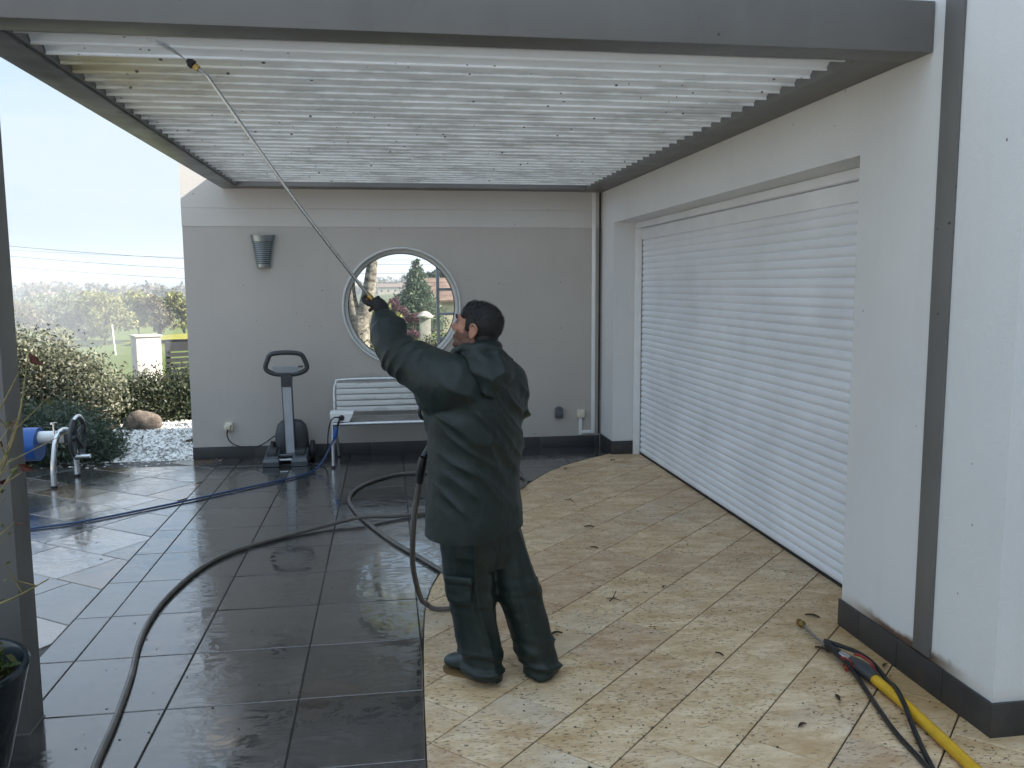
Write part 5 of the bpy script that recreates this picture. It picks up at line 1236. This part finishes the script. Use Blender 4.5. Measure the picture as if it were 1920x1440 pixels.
for nm, heel, toe in (('boot', Vector((.418, 3.565, 0)), Vector((.238, 3.735, 0))), ('boot', Vector((.664, 3.575, 0)), Vector((.655, 3.81, 0)))):
    d = (toe - heel).normalized(); s = Vector((-d.y, d.x, 0)); ln = (toe - heel).length; b = MB()
    def rg(t, w, h0, h1, k=20): return [heel + d * (ln * t) + s * (w * cos(2 * pi * i / k)) + Vector((0, 0, (h0 + h1) / 2 + (h1 - h0) / 2 * sin(2 * pi * i / k))) for i in range(k)]
    b.rings([rg(-.02, .022, .028, .07), rg(.04, .036, .020, .12), rg(.18, .041, .018, .15), rg(.36, .042, .018, .13), rg(.52, .045, .018, .105), rg(.70, .050, .018, .088), rg(.86, .046, .018, .078), rg(.96, .032, .02, .064), rg(1.0, .014, .028, .05)])
    b.tube([heel + d * (ln * .22) + Vector((0, 0, .06)), heel + d * (ln * .18) + Vector((0, 0, .17))], [.046, .046], 16)
    bo = remesh(b, nm, 'boot', .006, 4, man); q = MB()
    out = [(-.03, .018), (.0, .033), (.08, .040), (.25, .041), (.42, .040), (.6, .050), (.75, .054), (.90, .048), (.98, .030), (1.02, .010)]
    pts = [heel + d * (ln * t) + s * w for t, w in out] + [heel + d * (ln * t) - s * w for t, w in reversed(out)]
    q.prism([p + Vector((0, 0, .001)) for p in pts], (0, 0, .012)); WL[bo] = root_loc(man); q.build('sole', 'boot_sole', bo, smooth=30)
# --- gloves
gb_ = MB(); hand(gb_, GL, lance_d, Vector((.6, -.55, -.45)), sc=1.12); gb_.tube([GL + Vector((.022, -.022, -.018)), GL + Vector((.034, -.045, -.045))], [.030, .036], 14)
remesh(gb_, 'glove', 'glove', .0042, 2, man)
gc = MB(); hand(gc, HAR + Vector((-.035, .01, .015)), Vector((-.35, .05, .55)), Vector((.7, -.3, .2)), sc=1.10); gc.tube([HAR + Vector((.0, .0, .01)), HAR + Vector((.04, -.02, .0))], [.032, .038], 14)
remesh(gc, 'glove', 'glove', .0050, 2, man)

# --- the lance in his hands
ln = thing('spray_lance', 'long thin steel spray lance with a bent tip held up in the gloved hand', 'lance', (-.2, 3.75, 1.7))
A0 = Vector((.285, 3.845, 1.185)); g0 = GL; mid = Vector((-.353, 3.735, 2.085)); b2 = Vector((-.668, 3.715, 2.555))
MB().tube([A0, g0 - lance_d * .12, g0 - lance_d * .02], [.0085, .0085, .0085], 10).build('lower_tube', 'steel', ln)
MB().tube(spline([g0 + lance_d * .02, mid, b2, (-.690, 3.714, 2.588), (-.712, 3.713, 2.610), (-.738, 3.712, 2.630)], 5), .0072, 12).build('upper_tube', 'steel', ln)
MB().tube([g0 + lance_d * .035, g0 + lance_d * .045, g0 + lance_d * .062, g0 + lance_d * .085], [.013, .0145, .0135, .008], 12).build('coupling', 'brass', ln)
nd = Vector((-.026, -.001, .020)).normalized(); n0 = Vector((-.738, 3.712, 2.630))
MB().tube([n0 - nd * .012, n0 - nd * .010, n0 + nd * .010, n0 + nd * .012], [.009, .014, .014, .012], 6).build('collar', 'brass', ln)
MB().tube([n0 + nd * .012, n0 + nd * .014, n0 + nd * .030, n0 + nd * .034, n0 + nd * .044], [.013, .0185, .0185, .014, .009], 14).build('nozzle', 'dark_rubber', ln)
gd_ = Vector((.02, -.12, -.2)).normalized()
MB().tube([A0 + Vector((-.012, .006, .02)), A0 + Vector((.01, 0, -.01)), (.26, 3.80, 1.13), (.20, 3.76, 1.06), (.15, 3.72, .99)], [.016, .022, .020, .016, .014], 12).build('trigger_gun', 'dark_plastic', ln)
MB().tube(spline([(.20, 3.76, 1.215), (.155, 3.70, 1.235), (.135, 3.685, 1.205), (.145, 3.70, 1.17), (.19, 3.745, 1.15)], 5), .008, 8).build('trigger_guard', 'dark_plastic', ln)
jt = MB(); jg = random.Random(9); tip = n0 + nd * .045
fan = (Vector((-.030, .02, .022))).normalized(); fs_ = fan.cross(Vector((0, 1, 0))).normalized()
for k in range(2600):                                                   # thin fan of spray leaving the nozzle for the blades
    t = jg.random() ** .7; d = (fan + Vector((0, 1, .2)) * jg.gauss(0, .16) + fs_ * jg.gauss(0, .035)).normalized(); p = tip + d * (.004 + t * .19)
    if p.z > 2.80: continue
    l = .004 + .016 * jg.random(); s_ = d.orthogonal().normalized() * (.0005 + .0011 * t)
    jt.add([p - s_, p + s_, p + s_ + d * l, p - s_ + d * l], [(0, 1, 2, 3)])
tag(jt.build('water_spray', 'water_jet', smooth=0), kind='stuff')

# ------------------------------------------------------------------ leaves and dirt washed down on the tiles
def curve_x(y):
    for (x0, y0), (x1, y1) in zip(CV, CV[1:]):
        if y0 <= y <= y1: return x0 + (x1 - x0) * (y - y0) / (y1 - y0)
    return 0
g = random.Random(21); V = []; Fq = []
def flake(x, y, s, asp, zz=.0012):
    a = g.uniform(0, 6.283); c, q = cos(a), sin(a); k = len(V); h = zz + s * g.uniform(.05, .4)
    for u, w, e in ((-1, 0, 0), (0, -asp, .5), (1, .1, .2), (.1, asp, 0), (0, 0, 1)): V.append((x + (u * c - w * q) * s, y + (u * q + w * c) * s, zz + e * h))
    Fq.extend([(k, k + 1, k + 4), (k + 1, k + 2, k + 4), (k + 2, k + 3, k + 4), (k + 3, k, k + 4)])
n = 0
while n < 5200:
    y = 2.4 + 6.0 * g.random() ** 1.3; x = g.uniform(.05, 2.5)
    if x < curve_x(y) + .02 or (x > 2.24 and not 3.95 < y < 8.3) or x > 2.54: continue
    if noise.noise(Vector((x * 1.5, y * 1.5, 1))) < -.12 + g.uniform(-.3, .2): continue
    flake(x, y, .0016 + .0075 * g.random() ** 5, g.uniform(.25, .8)); n += 1
for _ in range(420):
    y = g.uniform(2.4, 5.5); x = g.uniform(-1.35, .05); w = noise.noise(Vector((x * 2, y * 2, 9)))
    if x > -.45 and g.random() < .75: continue
    flake(x, y, .002 + .006 * g.random() ** 4, g.uniform(.3, .8))
for _ in range(90): flake(g.uniform(-3, .8), g.uniform(5.5, 8.6), .003 + .008 * g.random() ** 3, g.uniform(.3, .8))
tag(MB().add(V, Fq).build('washed_dirt', 'debris', smooth=0), kind='stuff')
def dead_leaf(x, y, s, rz, label, asp=.32, m='dead_leaf'):
    mb = MB(); N = 7; vs = []
    for i in range(N + 1):
        t = i / N; w = asp * s * sin(pi * min(1, t * 1.02)) ** .8 + .0008; b = .018 * sin(t * 3.1) * (s / .06)
        for k, u in enumerate((-1, 0, 1)): vs.append((t * s - s / 2, u * w * .5 + .15 * s * sin(t * 2), .0025 + b * .35 + (.006 if u else 0) * (s / .06)))
    mb.add(vs, [(i * 3 + k, i * 3 + k + 1, i * 3 + k + 4, i * 3 + k + 3) for i in range(N) for k in range(2)])
    c, q = cos(rz), sin(rz); mb.v = [(x + a * c - b * q, y + a * q + b * c, z) for a, b, z in mb.v]
    o = mb.build('dead_leaf', m, None, (x, y, 0), 60); tag(o, label, 'leaf', 'dead leaves on the beige tiles'); return o
LV = [(2.19, 4.02, .075, 2.3, 'curled brown leaf just above the tip of the yellow lance'), (2.035, 3.62, .085, 1.9, 'curled pale brown leaf left of the yellow lance'),
      (2.23, 3.42, .045, .4, 'small dark leaf between the yellow lance and the skirting tiles'), (1.60, 2.98, .05, .3, 'jagged black leaf on the beige tiles in the foreground'),
      (1.86, 3.17, .055, 1.2, 'dark leaf on the stained beige tile left of the black hose'), (.70, 2.80, .06, 1.5, 'small brown leaf lying at the bottom edge of the picture'),
      (.81, 4.00, .07, .1, 'dark leaf beside the right boot of the man'), (1.56, 4.56, .042, .6, 'small black leaf in the middle of the beige tiles'),
      (1.34, 5.35, .055, 2.4, 'dark curved leaf on the beige tiles right of the jacket hem'), (1.42, 5.83, .07, 2.9, 'long brown leaf near the far beige tiles below the shutter'),
      (1.66, 7.75, .06, .7, 'brown leaf at the far end of the beige tiles by the dark curve'), (2.2, 8.05, .06, .2, 'small leaf at the foot of the far white frame'), (1.53, 3.66, .05, 2.0, 'thin black leaf on the beige tile in front of the lance')]
for q in LV: dead_leaf(*q)
tw = thing('twig', 'small forked dark twig standing up from the beige tiles', 'twig', (1.22, 4.42, 0))
mb = MB(); mb.tube([(1.19, 4.40, .004), (1.215, 4.42, .012), (1.235, 4.43, .05)], [.003, .003, .0016], 5).tube([(1.255, 4.40, .003), (1.218, 4.42, .012), (1.18, 4.43, .010)], [.0016, .0028, .0016], 5).tube([(1.216, 4.421, .012), (1.245, 4.44, .008)], [.0024, .0014], 5)
mb.build('stick', 'dead_leaf', tw)
tw = thing('twig', 'forked brown twig on the far beige tiles near the hose loop', 'twig', (1.45, 6.6, 0))
MB().tube([(1.40, 6.62, .004), (1.45, 6.60, .010), (1.46, 6.53, .004)], [.0025, .003, .0016], 5).tube([(1.45, 6.60, .010), (1.47, 6.66, .012)], [.0025, .0014], 5).build('stick', 'dead_leaf', tw)
